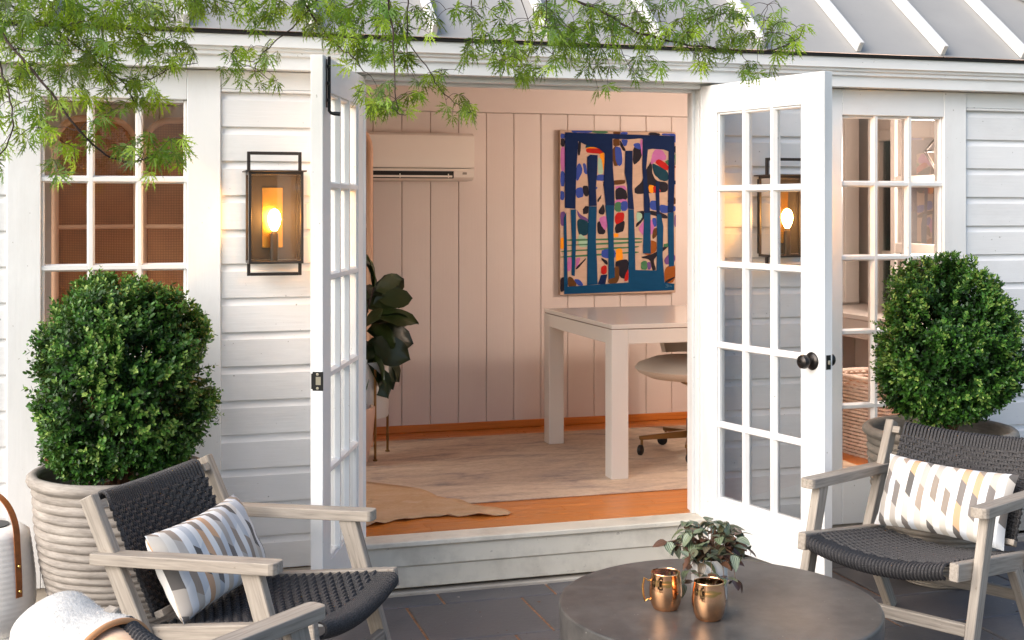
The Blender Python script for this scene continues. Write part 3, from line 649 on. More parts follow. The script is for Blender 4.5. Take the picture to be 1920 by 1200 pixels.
# painting
PX0, PX1, PZ0, PZ1, PY = .924, 1.727, 1.067, 2.121, YB - .055
pt = thing('painting', 'abstract canvas of dripping blue bars over bright shapes on back wall', 'painting', (0, 0, 0))
m = MB(); m.box(PX0, PX1, PY, YB - .018, PZ0, PZ1, .004); m.build('canvas', plain('canvas_edge', srgb(186, 160, 140), .8), pt)
pal = dict(be=(196, 168, 148), na=(0, 30, 76), te=(0, 66, 106), bk=(30, 27, 38), pk=(184, 108, 168), rd=(176, 26, 22), bl=(50, 74, 160), br=(92, 58, 26), og=(236, 148, 26), gr=(66, 116, 82), mi=(156, 190, 168), si=(142, 78, 26), dt=(10, 58, 76), vi=(104, 72, 130))
keys = list(pal)
polys = [('be', [(73, 56), (862, 66), (852, 1146), (70, 1152)]),
 ('bl', [(148, 54), (284, 54), (284, 72), (148, 72)]), ('gr', [(284, 55), (392, 56), (392, 74), (284, 72)]), ('br', [(425, 60), (475, 60), (475, 78), (425, 78)]), ('bl', [(475, 62), (525, 62), (525, 80), (475, 80)]), ('bk', [(660, 80), (672, 62), (738, 64), (752, 82)]), ('bl', [(760, 66), (862, 66), (860, 126), (840, 126), (835, 82), (760, 82)]),
 ('bl', [(76, 80), (104, 80), (104, 112), (76, 112)]), ('bk', [(76, 112), (104, 112), (104, 166), (76, 166)]), ('pk', [(76, 168), (106, 168), (106, 330), (76, 326)]), ('bl', [(76, 326), (104, 330), (102, 430), (74, 432)]), ('bl', [(74, 460), (100, 460), (100, 520), (74, 520)]),
 ('bk', [(846, 150), (860, 150), (860, 200), (846, 200)]), ('gr', [(848, 202), (860, 202), (860, 280), (848, 280)]), ('si', [(846, 285), (858, 285), (858, 300), (846, 300)]), ('na', [(842, 385), (858, 385), (858, 412), (842, 412)]), ('br', [(800, 500), (856, 500), (856, 550), (800, 545)]), ('bl', [(750, 556), (856, 556), (856, 600), (750, 612)]),
 ('bl', [(178, 290), (205, 270), (225, 330), (180, 410)]), ('bk', [(190, 130), (212, 128), (205, 220), (190, 230)]), ('bl', [(222, 275), (240, 272), (258, 352), (232, 345)]), ('dt', [(240, 150), (300, 148), (300, 175), (240, 180)]), ('og', [(240, 168), (350, 166), (368, 200), (366, 330), (342, 300), (338, 200), (250, 196)]), ('rd', [(240, 176), (330, 172), (360, 190), (355, 210), (250, 208)]), ('mi', [(322, 240), (345, 235), (362, 340), (325, 352)]), ('bl', [(312, 352), (368, 348), (370, 392), (312, 390)]),
 ('br', [(425, 108), (472, 108), (472, 158), (425, 158)]), ('bl', [(474, 112), (528, 112), (520, 150), (500, 160)]), ('bk', [(474, 112), (500, 160), (515, 190), (490, 188), (472, 150)]), ('br', [(422, 158), (470, 160), (466, 290), (424, 292)]), ('bl', [(436, 160), (482, 165), (490, 280), (460, 296), (440, 240)]),
 ('bk', [(560, 160), (615, 150), (625, 215), (600, 260), (560, 290)]), ('bl', [(560, 140), (608, 130), (618, 180), (575, 170)]), ('pk', [(608, 110), (626, 108), (625, 230), (615, 190)]),
 ('br', [(358, 395), (420, 390), (510, 380), (505, 412), (430, 418), (360, 432)]), ('pk', [(440, 425), (510, 420), (520, 460), (440, 445)]), ('bk', [(440, 445), (480, 430), (520, 460), (522, 520), (440, 528)]), ('pk', [(440, 520), (500, 512), (522, 520), (522, 540), (436, 545)]), ('gr', [(436, 535), (480, 530), (480, 600), (436, 598)]), ('bl', [(478, 530), (522, 525), (524, 590), (480, 596)]), ('rd', [(440, 605), (502, 600), (500, 665), (438, 690)]),
 ('bk', [(436, 690), (470, 672), (505, 655), (500, 730), (440, 745)]), ('bl', [(176, 440), (220, 430), (230, 500), (178, 508)]), ('bk', [(215, 428), (258, 420), (262, 495), (232, 495)]), ('bl', [(255, 425), (325, 432), (310, 455), (262, 440)]), ('bk', [(222, 580), (240, 558), (262, 560), (258, 612), (222, 615)]), ('bk', [(322, 600), (362, 535), (372, 610), (345, 620)]), ('bk', [(318, 520), (350, 478), (345, 505), (322, 540)]),
 ('vi', [(178, 575), (200, 610), (262, 650), (262, 670), (196, 640)]), ('dt', [(180, 640), (262, 660), (262, 750), (195, 765)]), ('bk', [(318, 660), (370, 660), (376, 748), (320, 750)]), ('pk', [(328, 640), (380, 620), (392, 680), (375, 728), (345, 690)]), ('vi', [(74, 598), (108, 596), (106, 690), (74, 690)]),
 ('bk', [(655, 300), (690, 250), (690, 330), (720, 390), (800, 398), (800, 465), (700, 470), (570, 480), (570, 440), (620, 400)]), ('be', [(655, 260), (664, 180), (705, 176), (690, 240)]), ('pk', [(682, 282), (684, 240), (705, 176), (760, 178), (790, 220), (786, 250), (720, 252)]), ('dt', [(690, 268), (720, 280), (800, 322), (806, 385), (765, 395), (705, 350)]), ('rd', [(716, 250), (745, 242), (808, 285), (800, 325), (716, 275)]), ('gr', [(775, 258), (808, 240), (808, 290)]), ('be', [(786, 182), (800, 182), (802, 240), (790, 240)]),
 ('og', [(665, 415), (705, 418), (702, 472), (672, 470)]), ('rd', [(696, 430), (720, 426), (722, 470), (700, 470)]), ('rd', [(740, 440), (752, 460), (742, 462)]), ('bl', [(675, 520), (742, 528), (742, 590), (678, 586)]), ('bl', [(742, 545), (800, 560), (796, 605), (744, 605)]),
 ('mi', [(580, 600), (625, 598), (632, 640), (590, 675)]), ('bk', [(575, 600), (640, 590), (640, 640), (600, 690), (580, 705), (580, 680), (625, 640), (620, 605)]), ('bk', [(640, 595), (720, 592), (800, 625), (795, 650), (700, 620), (640, 612)]), ('pk', [(592, 715), (635, 655), (700, 650), (712, 740), (640, 770)]), ('bl', [(690, 640), (722, 640), (722, 700), (700, 700)]), ('br', [(700, 710), (730, 705), (728, 760), (690, 790)]), ('be', [(755, 650), (785, 645), (775, 690), (760, 690)]), ('vi', [(846, 620), (858, 620), (856, 700), (846, 700)]),
 ('si', [(620, 800), (722, 790), (724, 870), (640, 900)]), ('bk', [(600, 905), (700, 885), (800, 815), (802, 840), (720, 900), (700, 930), (722, 995), (690, 995), (680, 920)]), ('gr', [(770, 815), (808, 812), (804, 838), (770, 838)]), ('mi', [(195, 735), (250, 780), (262, 830), (190, 836)]), ('og', [(74, 770), (98, 768), (96, 845), (72, 845)]), ('og', [(430, 740), (462, 745), (462, 768), (430, 768)]),
 ('gr', [(110, 778), (625, 774), (625, 786), (110, 792)]), ('gr', [(112, 815), (620, 796), (622, 808), (112, 826)]), ('gr', [(74, 855), (600, 828), (600, 840), (74, 866)]), ('gr', [(74, 893), (600, 864), (600, 877), (74, 902)]),
 ('bl', [(346, 850), (440, 845), (442, 915), (346, 905)]), ('og', [(444, 845), (488, 842), (492, 930), (442, 936)]), ('pk', [(122, 900), (146, 898), (148, 980), (118, 1000)]), ('pk', [(175, 905), (210, 900), (190, 960), (176, 980)]), ('bk', [(170, 975), (240, 905), (245, 915), (182, 985)]), ('bk', [(346, 905), (390, 930), (385, 960), (345, 915)]),
 ('rd', [(345, 960), (384, 955), (384, 1010), (345, 1020)]), ('bk', [(440, 925), (530, 915), (528, 1000), (500, 1060), (440, 1000)]), ('br', [(395, 1040), (440, 960), (468, 970), (465, 1075), (390, 1082)]), ('rd', [(495, 1064), (522, 985), (530, 990), (526, 1066)]), ('na', [(322, 1082), (345, 1020), (388, 1015), (370, 1084)]),
 ('br', [(122, 1030), (150, 1030), (190, 1090), (125, 1104)]), ('bl', [(160, 1045), (205, 1050), (230, 1088), (190, 1090)]), ('bk', [(70, 1035), (122, 1025), (122, 1100), (72, 1140)]), ('be', [(576, 915), (612, 935), (612, 992), (576, 990)]), ('gr', [(614, 935), (655, 925), (660, 990), (614, 990)]), ('vi', [(655, 935), (682, 940), (682, 990), (660, 990)]),
 ('vi', [(770, 930), (806, 880), (852, 890), (850, 940), (790, 960)]), ('si', [(775, 980), (850, 940), (850, 1080), (775, 1085)]), ('bk', [(778, 1070), (850, 1035), (850, 1048), (782, 1090)]),
 ('na', [(104, 70), (845, 82), (845, 400), (838, 604), (798, 606), (804, 320), (802, 190), (770, 176), (690, 172), (660, 180), (650, 300), (660, 420), (676, 520), (676, 604), (634, 604), (630, 420), (622, 300), (626, 108), (612, 104), (520, 112), (420, 108), (422, 300), (432, 420), (434, 556), (374, 556), (362, 420), (368, 210), (330, 176), (236, 150), (190, 128), (180, 300), (176, 420), (172, 580), (102, 572)]),
 ('na', [(252, 232), (275, 216), (322, 220), (318, 330), (308, 440), (314, 558), (262, 560), (262, 420), (252, 330)]), ('na', [(508, 188), (558, 188), (555, 330), (556, 440), (566, 582), (526, 578), (520, 420), (505, 340)]), ('na', [(714, 396), (740, 392), (740, 480), (745, 612), (722, 612), (716, 480)]),
 ('te', [(96, 640), (112, 600), (118, 800), (122, 1094), (530, 1074), (530, 760), (526, 580), (566, 584), (570, 760), (576, 990), (720, 994), (724, 800), (722, 616), (752, 616), (770, 700), (762, 900), (776, 1080), (845, 1090), (842, 1130), (98, 1142)]),
 ('te', [(262, 560), (314, 560), (310, 800), (316, 950), (320, 1082), (250, 1088), (252, 800)]), ('te', [(372, 556), (434, 556), (428, 740), (436, 1040), (395, 1050), (392, 800), (386, 680)]), ('te', [(142, 582), (176, 580), (176, 800), (168, 1028), (145, 1020), (150, 800)]), ('te', [(634, 606), (678, 604), (682, 880), (628, 880)]), ('te', [(800, 606), (840, 602), (842, 968), (806, 970), (800, 760)])]
m = MB()
def soften(p):                                                # brushed corners
    for _ in range(2):
        p = [c for a, b in zip(p, p[1:] + p[:1]) for c in ((a[0] * .8 + b[0] * .2, a[1] * .8 + b[1] * .2), (a[0] * .2 + b[0] * .8, a[1] * .2 + b[1] * .8))]
    return p
for i, (ck, pp) in enumerate(polys):
    q = []
    if i and ck not in ('be', 'na', 'te'): pp = soften(pp)
    for x, y in pp:
        jx, jy = rnd.uniform(-1.8, 1.8), rnd.uniform(-1.8, 1.8)
        q.append((PX0 + .001 + (min(max(x + jx - 73, 0), 782)) / 782 * (PX1 - PX0 - .002), PY - .0006 - i * .00004, PZ1 - .001 - (min(max(y + jy - 58, 0), 1090)) / 1090 * (PZ1 - PZ0 - .002)))
    a2 = sum(q[k][0] * q[(k + 1) % len(q)][2] - q[(k + 1) % len(q)][0] * q[k][2] for k in range(len(q)))
    m.add(q, [tuple(range(len(q))) if a2 > 0 else tuple(range(len(q)))[::-1]], mat=keys.index(ck))
pm = []
for k in keys:
    t = NT('paint_' + k); n1 = t.noise(t.obj((1, 1, 3)), 12, 5, .65); c0 = srgb(*pal[k]); c1 = tuple(min(1, v * 1.2 + .002) for v in c0[:3]) + (1,)
    t.set(Base_Color=t.ramp(n1, [(.3, c0), (.75, c1)]), Roughness=.6, Specular_IOR_Level=.12); pm.append(t.mat)
m.build('paint', pm, pt)
m = MB()                                                      # small scribbled signature
for st in ([(782, 1090), (800, 1092), (792, 1112), (780, 1108)], [(800, 1108), (806, 1096), (812, 1108), (818, 1096), (824, 1108)], [(786, 1100), (800, 1100)]):
    m.tube([(PX0 + (x - 73) / 782 * (PX1 - PX0), PY - .0065, PZ1 - (y - 58) / 1090 * (PZ1 - PZ0)) for x, y in st], .0012, 5)
m.build('signature', plain('pale_blue_paint', srgb(90, 140, 170), .6), pt)
# desk
dk = thing('desk', 'white square legged desk below the abstract painting', 'desk', (.645, .775, FL + .009))
DW, DD, DH, LG = 1.12, 1.11, .79, .092
for x, y in ((0, 0), (DW - LG, 0), (0, DD - LG), (DW - LG, DD - LG)):
    m = MB(); m.box(x, x + LG, y, y + LG, 0, DH - .0265, .002); m.build('leg', M['lacquer'], dk)
m = MB(); m.box(LG + .0005, DW - LG - .0005, .0008, .03, DH - .1, DH - .027, .001); m.box(LG + .0005, DW - LG - .0005, DD - .03, DD - .0008, DH - .1, DH - .027, .001)
m.box(.0008, .03, LG + .0005, DD - LG - .0005, DH - .1, DH - .027, .001); m.box(DW - .03, DW - .0008, LG + .0005, DD - LG - .0005, DH - .1, DH - .027, .001); m.build('apron', M['lacquer'], dk)
m = MB(); m.box(.003, DW - .003, .003, DD - .003, DH - .026, DH - .0225, 0); m.build('shadow_gap', plain('gap_brown', srgb(140, 118, 102), .6), dk)
m = MB(); m.box(0, DW, 0, DD, DH - .022, DH, .0015); m.build('tabletop', M['lacquer'], dk)
# office chair
oc = thing('office_chair', 'cream upholstered swivel chair on brass star base under the desk', 'chair', (1.325, 1.29, FL + .009))
m = MB(); n_ = 28
m.lathe([(0, .43), (.12, .425), (.24, .435), (.305, .465), (.32, .485), (.30, .51), (.22, .54), (.1, .552), (0, .555)], n_); m.build('seat', M['white_fab'], oc, smooth=60)
m = MB()
P = []
for i in range(9):
    a = R(-75 + 150 * i / 8); P.append((a, .27))
V, G, fs = [], [], []
for j, (z, k) in enumerate(((.55, .92), (.60, 1), (.66, 1.04), (.71, 1.02), (.735, .98))):
    for i in range(13):
        a = R(25 - 80 + 160 * i / 12); zz = z - (.05 * abs(i - 6) / 6 if j > 2 else 0)
        for r_ in (.25 * k, .29 * k): V.append((r_ * math.cos(a), r_ * math.sin(a), zz))
for j in range(4):
    for i in range(12):
        b0 = (j * 13 + i) * 2; b1 = b0 + 2; b2 = b0 + 26; b3 = b2 + 2
        fs += [(b0, b2, b3, b1), (b0 + 1, b1 + 1, b3 + 1, b2 + 1)]
for i in range(12):
    b0 = i * 2; fs.append((b0, b0 + 2, b0 + 3, b0 + 1)); b0 = (4 * 13 + i) * 2; fs.append((b0, b0 + 1, b0 + 3, b0 + 2))
for j in range(4):
    b0 = (j * 13) * 2; fs.append((b0, b0 + 1, b0 + 27, b0 + 26)); b0 = (j * 13 + 12) * 2; fs.append((b0, b0 + 26, b0 + 27, b0 + 1))
m.add(V, fs); fix_normals(m.build('backrest', M['white_fab'], oc, smooth=60))
m = MB(); m.lathe([(.03, .1), (.03, .2), (.016, .21), (.016, .38), (.06, .40), (.06, .428)], 16); m.build('column', M['aged_brass'], oc, smooth=40)
for k in range(5):
    a = R(169 + 72 * k); q = (math.cos(a), math.sin(a))
    m = MB(); m.bar((.02 * q[0], .02 * q[1], .115), (.30 * q[0], .30 * q[1], .095), .034, .04, ch=.004, w1=.026, h1=.022); m.build('base_arm', M['aged_brass'], oc)
    m = MB(); m.tube([(.285 * q[0], .285 * q[1], .09), (.285 * q[0], .285 * q[1], .045)], .008, 8); st = m.build('caster_stem', M['aged_brass'], oc, smooth=40)
    m = MB(); m.lathe([(0, -.014), (.02, -.014), (.029, -.008), (.03, 0), (.029, .008), (.02, .014), (0, .014)], 18); a2 = a + 1.0
    m.v = [(.285 * q[0] + .02 * math.cos(a2) + x * math.cos(a2) - z * math.sin(a2), .285 * q[1] + .02 * math.sin(a2) + x * math.sin(a2) + z * math.cos(a2), .0305 + y) for x, y, z in m.v]
    fix_normals(m.build('caster', M['black'], oc, smooth=40))
# rug, hide
m = MB(); m.box(-1.75, 2.05, .50, 2.18, FL + .001, FL + .009, .003); o = m.build('rug', M['rug']); tag(o, 'faded beige patterned rug under the desk', 'rug')
hp = [(690, 905), (740, 911), (785, 917), (803, 923), (820, 932), (840, 936), (862, 937), (880, 943), (905, 947), (930, 949), (948, 953), (958, 958), (954, 962), (930, 964), (900, 965), (875, 964), (860, 966), (842, 964), (825, 966), (800, 966), (775, 970), (760, 973), (742, 972), (722, 978), (705, 981), (690, 983)]
edge = [on_z(x, y, FL + .012) for x, y in hp]; edge = [Vector((q.x, q.y, 0)) for q in edge]
edge += [Vector((-.95, .24, 0)), Vector((-1.2, .3, 0)), Vector((-1.35, .6, 0)), Vector((-1.3, 1.0, 0)), Vector((-1.05, 1.25, 0)), Vector((-.75, 1.2, 0))]
cen = Vector((-.62, .62, 0)); V, fs = [], []; n_ = len(edge); RN = 6
for i in range(RN + 1):
    f_ = i / RN
    for k, e in enumerate(edge):
        q = cen.lerp(e, f_); lift = .014 * max(0, math.sin(k * 1.9)) ** 2 * f_ ** 6 if 12 < k < 26 else 0
        onr = .009 * min(1, max(0, (q.y - .46) / .06)); V.append((q.x, q.y, FL + .005 + onr + lift + .002 * math.sin(q.x * 23) * math.cos(q.y * 19) * f_ * (1 - f_) * 2))
for i in range(RN):
    for k in range(n_):
        k2 = (k + 1) % n_; fs.append((i * n_ + k, i * n_ + k2, (i + 1) * n_ + k2, (i + 1) * n_ + k))
m = MB(); m.add(V, fs); o = fix_normals(m.build('cowhide', M['cow'], smooth=60)); tag(o, 'tan cowhide lying over rug edge just inside the doors', 'hide')
sm = o.modifiers.new('thick', 'SOLIDIFY'); sm.thickness = .003; sm.offset = 1
# rattan folding screen, four arched panels
scr = thing('folding_screen', 'rattan folding screen with arched cane panels behind left window', 'screen', (0, 0, FL + .001))
xs = [-2.12, -1.655, -1.21, -.775, -.352]; ys = [2.0, 2.16, 2.0, 2.14, 2.02]
for i in range(4):
    A, B = Vector((xs[i] + .004, ys[i], 0)), Vector((xs[i + 1] - .004, ys[i + 1], 0)); L = (B - A).length; dx = (B - A) / L
    H, rr, ra = 1.885, .019, .15
    path = [A + dx * rr + Vector((0, 0, 0)), A + dx * rr + Vector((0, 0, H - ra))]
    for k in range(1, 7): a = R(90 * k / 6); path.append(A + dx * (rr + ra * (1 - math.cos(a))) + Vector((0, 0, H - ra + ra * math.sin(a))))
    for k in range(0, 7): a = R(90 * k / 6); path.append(A + dx * (L - rr - ra + ra * math.sin(a)) + Vector((0, 0, H - ra + ra * math.cos(a))))
    path.append(A + dx * (L - rr))
    m = MB(); m.tube(path, rr, 10, up=(0, 1, 0)); fr = m.build('frame', M['screen_frame'], scr, smooth=50)
    for z in (.12, 1.29, .70):
        m = MB(); m.tube([A + dx * rr * 1.5 + Vector((0, 0, z)), A + dx * (L - rr * 1.5) + Vector((0, 0, z))], .014, 8); m.build('rail', M['screen_frame'], fr, smooth=50)
    o2 = dx.cross(Vector((0, 0, 1))) * .004
    pts = [A + dx * rr + Vector((0, 0, .12))] + [p for p in path[1:-1]] + [A + dx * (L - rr) + Vector((0, 0, .12))]
    n_ = len(pts); m = MB(); V = [p + o2 for p in pts] + [p - o2 for p in pts]
    G = [((p - A).dot(dx), 0, p.z) for p in pts] * 2
    m.add(V, [tuple(range(n_)), tuple(range(n_, 2 * n_))[::-1]] + [(k, n_ + k, n_ + (k + 1) % n_, (k + 1) % n_) for k in range(n_)], G); fix_normals(m.build('cane_panel', M['cane'], fr))
# fiddle leaf fig on brass stand
ps = thing('plant_stand', 'slim brass stand holding the white pot of the fig', 'plant stand', (-.49, 1.78, FL + .01))
for k in range(4):
    a = R(20 + 90 * k); q = (math.cos(a) * .197, math.sin(a) * .197)
    m = MB(); m.tube([(q[0], q[1], 0), (q[0], q[1], .50)], .0075, 8); m.lathe([(.013, 0), (.013, .008), (.008, .01)], 10, (q[0], q[1], 0)); m.build('leg', M['aged_brass'], ps, smooth=40)
for zz in (.215,):
    m = MB()
    for k in (0, 1): a = R(20 + 90 * k); m.bar((-.193 * math.cos(a), -.193 * math.sin(a), zz + .004 * k), (.193 * math.cos(a), .193 * math.sin(a), zz + .004 * k), .014, .003, ch=.0005)
    m.build('crosspiece', M['aged_brass'], ps)
fp = thing('plant_pot', 'white cylinder pot held in the brass stand', 'pot', (-.49, 1.78, FL + .01 + .2225))
m = MB(); m.lathe([(.172, 0), (.176, .01), (.176, .31), (.17, .313), (.162, .31), (.162, .27), (0, .268)], 36); m.build('pot_wall', plain('grey_white_glaze', srgb(206, 204, 200), .4), fp, smooth=40)
m = MB(); m.lathe([(.158, .272), (.08, .28), (0, .282)], 20); m.build('soil', M['soil'], fp, smooth=60)
fg = thing('fig_plant', 'dark fiddle leaf fig standing beside the folding screen', 'plant', (-.49, 1.78, FL + .01 + .50))
def leaf_mesh(name, L, Wd, mat, nx=7, ny=5, fold=.12, droop=.15, shape=None, wave=.0):
    V, G, fs = [], [], []
    for i in range(nx + 1):
        u = i / nx; w_ = (shape(u) if shape else math.sin(math.pi * u ** .8)) * Wd / 2
        for j in range(ny + 1):
            s_ = -1 + 2 * j / ny; V.append((u * L, s_ * w_, -droop * L * u * u + fold * abs(s_) * w_ + wave * math.sin(u * 9 + j)))
            G.append((u, s_, 0))
    for i in range(nx):
        for j in range(ny):
            b0 = i * (ny + 1) + j; fs.append((b0, b0 + ny + 1, b0 + ny + 2, b0 + 1))
    m = MB(); m.add(V, fs, G, off=(0, 0, 0)); return m.mesh(name, mat, smooth=70)
fig_shape = lambda u: (.5 + .5 * u) * max(0, math.sin(math.pi * min(1, u ** .9))) ** .6 * (1 - .16 * math.exp(-((u - .38) / .12) ** 2))
fig_me = [leaf_mesh('leaf', .215, .185, M['fig'], shape=fig_shape, droop=d_, wave=.006) for d_ in (.1, .3, .5)]
m = MB(); stems = [[(0, 0, -.23), (.02, 0, .1), (.05, -.02, .3), (.09, -.02, .44)], [(-.03, 0, -.23), (-.05, -.02, .0), (-.06, -.02, .25)], [(.02, .02, -.23), (.06, 0, -.05), (.10, -.03, .1)]]
for s_ in stems: m.tube(s_, [.009, .007, .005, .004][:len(s_)], 7)
m.build('stem', M['bark'], fg, smooth=60)
figl = [(.09, -.02, .44, 95, 60, 0, 1.0), (.10, -.03, .42, 15, 20, 0, .9), (.11, -.04, .37, -10, 5, 0, .9), (.08, -.02, .40, 10, 25, 0, 1.0), (.07, -.02, .38, 185, 30, 1, 1), (.08, -.03, .34, -5, 20, 0, .95), (.06, -.02, .30, 140, 40, 0, 1), (.05, -.02, .26, 205, 0, 1, 1.05), (.06, -.02, .24, 0, 12, 1, 1.1), (.05, -.03, .2, -45, -5, 1, 1.1), (.03, -.03, .16, -95, -10, 1, 1.1), (.05, 0, .13, 5, -15, 1, 1.05), (.04, -.03, .1, -60, -25, 2, 1.1), (.0, -.03, .12, -140, -15, 1, 1.1), (.09, -.03, .08, -15, -35, 2, 1), (.06, -.04, .02, -80, -30, 2, 1), (.02, -.04, .04, -120, -35, 2, 1), (.08, 0, .04, 20, -40, 2, .9), (-.06, -.02, .25, 170, 45, 0, 1), (-.05, -.02, .2, 230, 20, 1, 1), (-.04, -.02, .1, 200, 0, 1, 1), (.06, .0, .33, 60, 35, 0, .9), (.1, -.02, .44, 120, 75, 0, .9), (.08, -.05, .28, -20, 5, 1, 1.15), (.06, -.05, .2, -10, -10, 1, 1.2), (.04, -.06, .14, -40, -15, 1, 1.2), (.05, -.06, .06, -60, -20, 1, 1.1), (.02, -.06, .26, -80, 10, 0, 1.1), (.0, -.05, .18, -110, 0, 1, 1.2), (.06, -.04, .32, 30, 20, 0, 1.0), (.09, -.04, .14, 10, -20, 1, 1.05)]
for x, y, z, az, el, k, s_ in figl:
    o = put('leaf', fig_me[k], fg, loc=(x, y, z)); o.rotation_mode = 'XYZ'; o.rotation_euler = (R(rnd.choice((-1, 1)) * rnd.uniform(15, 70)) if k else R(rnd.uniform(40, 75)), R(-el), R(az)); o.scale = (s_, s_, s_)
# small blush pot with succulent
bp = thing('flower_pot', 'small blush pot on the rug in front of the brass stand', 'pot', (-.585, 1.57, FL + .0095))
m = MB(); m.lathe([(.10, 0), (.115, .01), (.14, .12), (.152, .25), (.155, .305), (.148, .31), (.14, .3), (.138, .26), (0, .258)], 32); m.build('pot_wall', M['blush'], bp, smooth=40)
m = MB(); m.lathe([(.137, .262), (.06, .27), (0, .272)], 20); m.build('soil', M['soil'], bp, smooth=60)
su = thing('succulent', 'low green succulent growing in the blush pot', 'plant', (-.585, 1.57, FL + .0095 + .272))
sl = leaf_mesh('leaf', .11, .05, M['succulent'], nx=5, ny=4, droop=.25)
for k in range(16):
    a = R(k * 137.5); o = put('leaf', sl, su, loc=(.05 * math.cos(a) * (k % 4) / 3, .05 * math.sin(a) * (k % 4) / 3, .0)); o.rotation_euler = (0, R(-20 - 20 * (k % 3)), a)
# wicker baskets under the counter, right
def basket(x, y, rz, s_, label):
    t_ = thing('wicker_basket', label, 'basket', (x, y, FL + .001), rz, 'baskets under the counter')
    m = MB(); n_ = 56; hb = .44 * s_
    for lv in range(22):
        z = .006 + hb * lv / 21.5; k = .78 + .22 * lv / 21; pth = []
        for i in range(n_ + 1):
            a = 2 * math.pi * i / n_; ca, sa = math.cos(a), math.sin(a); e = (abs(ca) ** 4 + abs(sa) ** 4) ** -.25
            o_ = .006 * (1 if (i + lv) % 2 else -1); pth.append((ca * e * (.17 * s_ * k + o_), sa * e * (.26 * s_ * k + o_), z))
        m.tube(pth, .0095 * s_, 5, cap=False)
    m.build('weave', M['wicker'], t_, smooth=60, kind='stuff')
    m = MB(); pth = [( (abs(math.cos(a)) ** 4 + abs(math.sin(a)) ** 4) ** -.25 * math.cos(a) * .175 * s_, (abs(math.cos(a)) ** 4 + abs(math.sin(a)) ** 4) ** -.25 * math.sin(a) * .265 * s_, hb + .006) for a in (2 * math.pi * i / 40 for i in range(41))]
    m.tube(pth, .015 * s_, 8, cap=False); m.build('rim', M['wicker'], t_, smooth=60)
    m = MB(); m.bar((-.15 * s_, 0, hb - .05), (.15 * s_, 0, hb - .05), .46 * s_, .01, ch=.002); m.build('liner', M['leather'], t_)
basket(2.34, 1.0, R(8), 1.0, 'taller pale wicker basket nearest the right window'); basket(2.33, 1.72, R(-5), .8, 'smaller pale wicker basket farther back along the counter')
# counter along the right end wall
ct = thing('counter', 'cream counter running along the right end wall above baskets', 'counter', (0, 0, 0))
m = MB(); m.box(2.46, BX - .002, .35, YB - .034, .955, .985, .003); m.build('worktop', M['panel_cream'], ct)
m = MB(); m.box(2.475, BX - .002, .37, YB - .034, .84, .953, .003); m.build('drawer_box', M['panel_cream'], ct)
for y in (.36, 1.3, 2.34):
    m = MB(); m.box(2.75, BX - .003, y, y + .035, FL + .001, .839, .002); m.build('support', M['panel_cream'], ct)
# panelled cupboard in the corner of the back wall
cb = thing('cupboard', 'tall cream cupboard with a flat panelled door in the back corner', 'cupboard', (0, 0, 0))
m = MB(); m.box(2.10, 2.92, YB - .34, YB - .035, .987, 2.40, .003); m.build('carcass', M['panel_cream'], cb)
m = MB()
for x0, x1, z0, z1 in ((2.115, 2.20, 1.0, 2.38), (2.80, 2.905, 1.0, 2.38), (2.2005, 2.7995, 2.27, 2.38), (2.2005, 2.7995, 1.0, 1.09)): m.box(x0, x1, YB - .362, YB - .342, z0, z1, .003)
m.box(2.2, 2.8, YB - .350, YB - .3415, 1.09, 2.27, 0); m.build('cupboard_door', M['panel_cream'], cb)
# glazed cabinet by the end window
gc = thing('glazed_cabinet', 'narrow cream cabinet with glazed door by the end window', 'cabinet', (0, 0, 0))
cx0, cx1, cy0, cy1 = 2.62, BX - .03, .62, 1.28
m = MB()
for y0, y1 in ((cy0, cy0 + .05), (cy1 - .05, cy1)): m.box(cx0 - .02, cx0, y0, y1, .99, 2.2, .003)
for z0, z1 in ((.99, 1.05), (1.36, 1.42), (1.75, 1.81), (2.14, 2.2)): m.box(cx0 - .0195, cx0 - .0005, cy0 + .0505, cy1 - .0505, z0, z1, .003)
m.build('door_frame', M['panel_cream'], gc)
m = MB(); m.box(cx0 + .001, cx1, cy1 - .02, cy1, .9865, 2.2, .002); m.box(cx0 + .001, cx1, cy0, cy0 + .02, .9865, 2.2, .002); m.box(cx0 + .001, cx1, cy0 + .021, cy1 - .021, 2.18, 2.2, .002); m.box(cx1 - .012, cx1, cy0 + .021, cy1 - .021, .99, 2.179, .001)
for z in (1.39, 1.78): m.box(cx0 + .002, cx1 - .013, cy0 + .021, cy1 - .021, z - .009, z + .009, .001)
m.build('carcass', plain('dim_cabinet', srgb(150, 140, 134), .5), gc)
m = MB(); m.add([(cx0 - .01, cy0 + .05, 1.05), (cx0 - .01, cy1 - .05, 1.05), (cx0 - .01, cy1 - .05, 2.14), (cx0 - .01, cy0 + .05, 2.14)], [(0, 1, 2, 3)]); m.build('pane', glassy('cabinet_glass', (.95, .95, .95, 1), .35), gc)
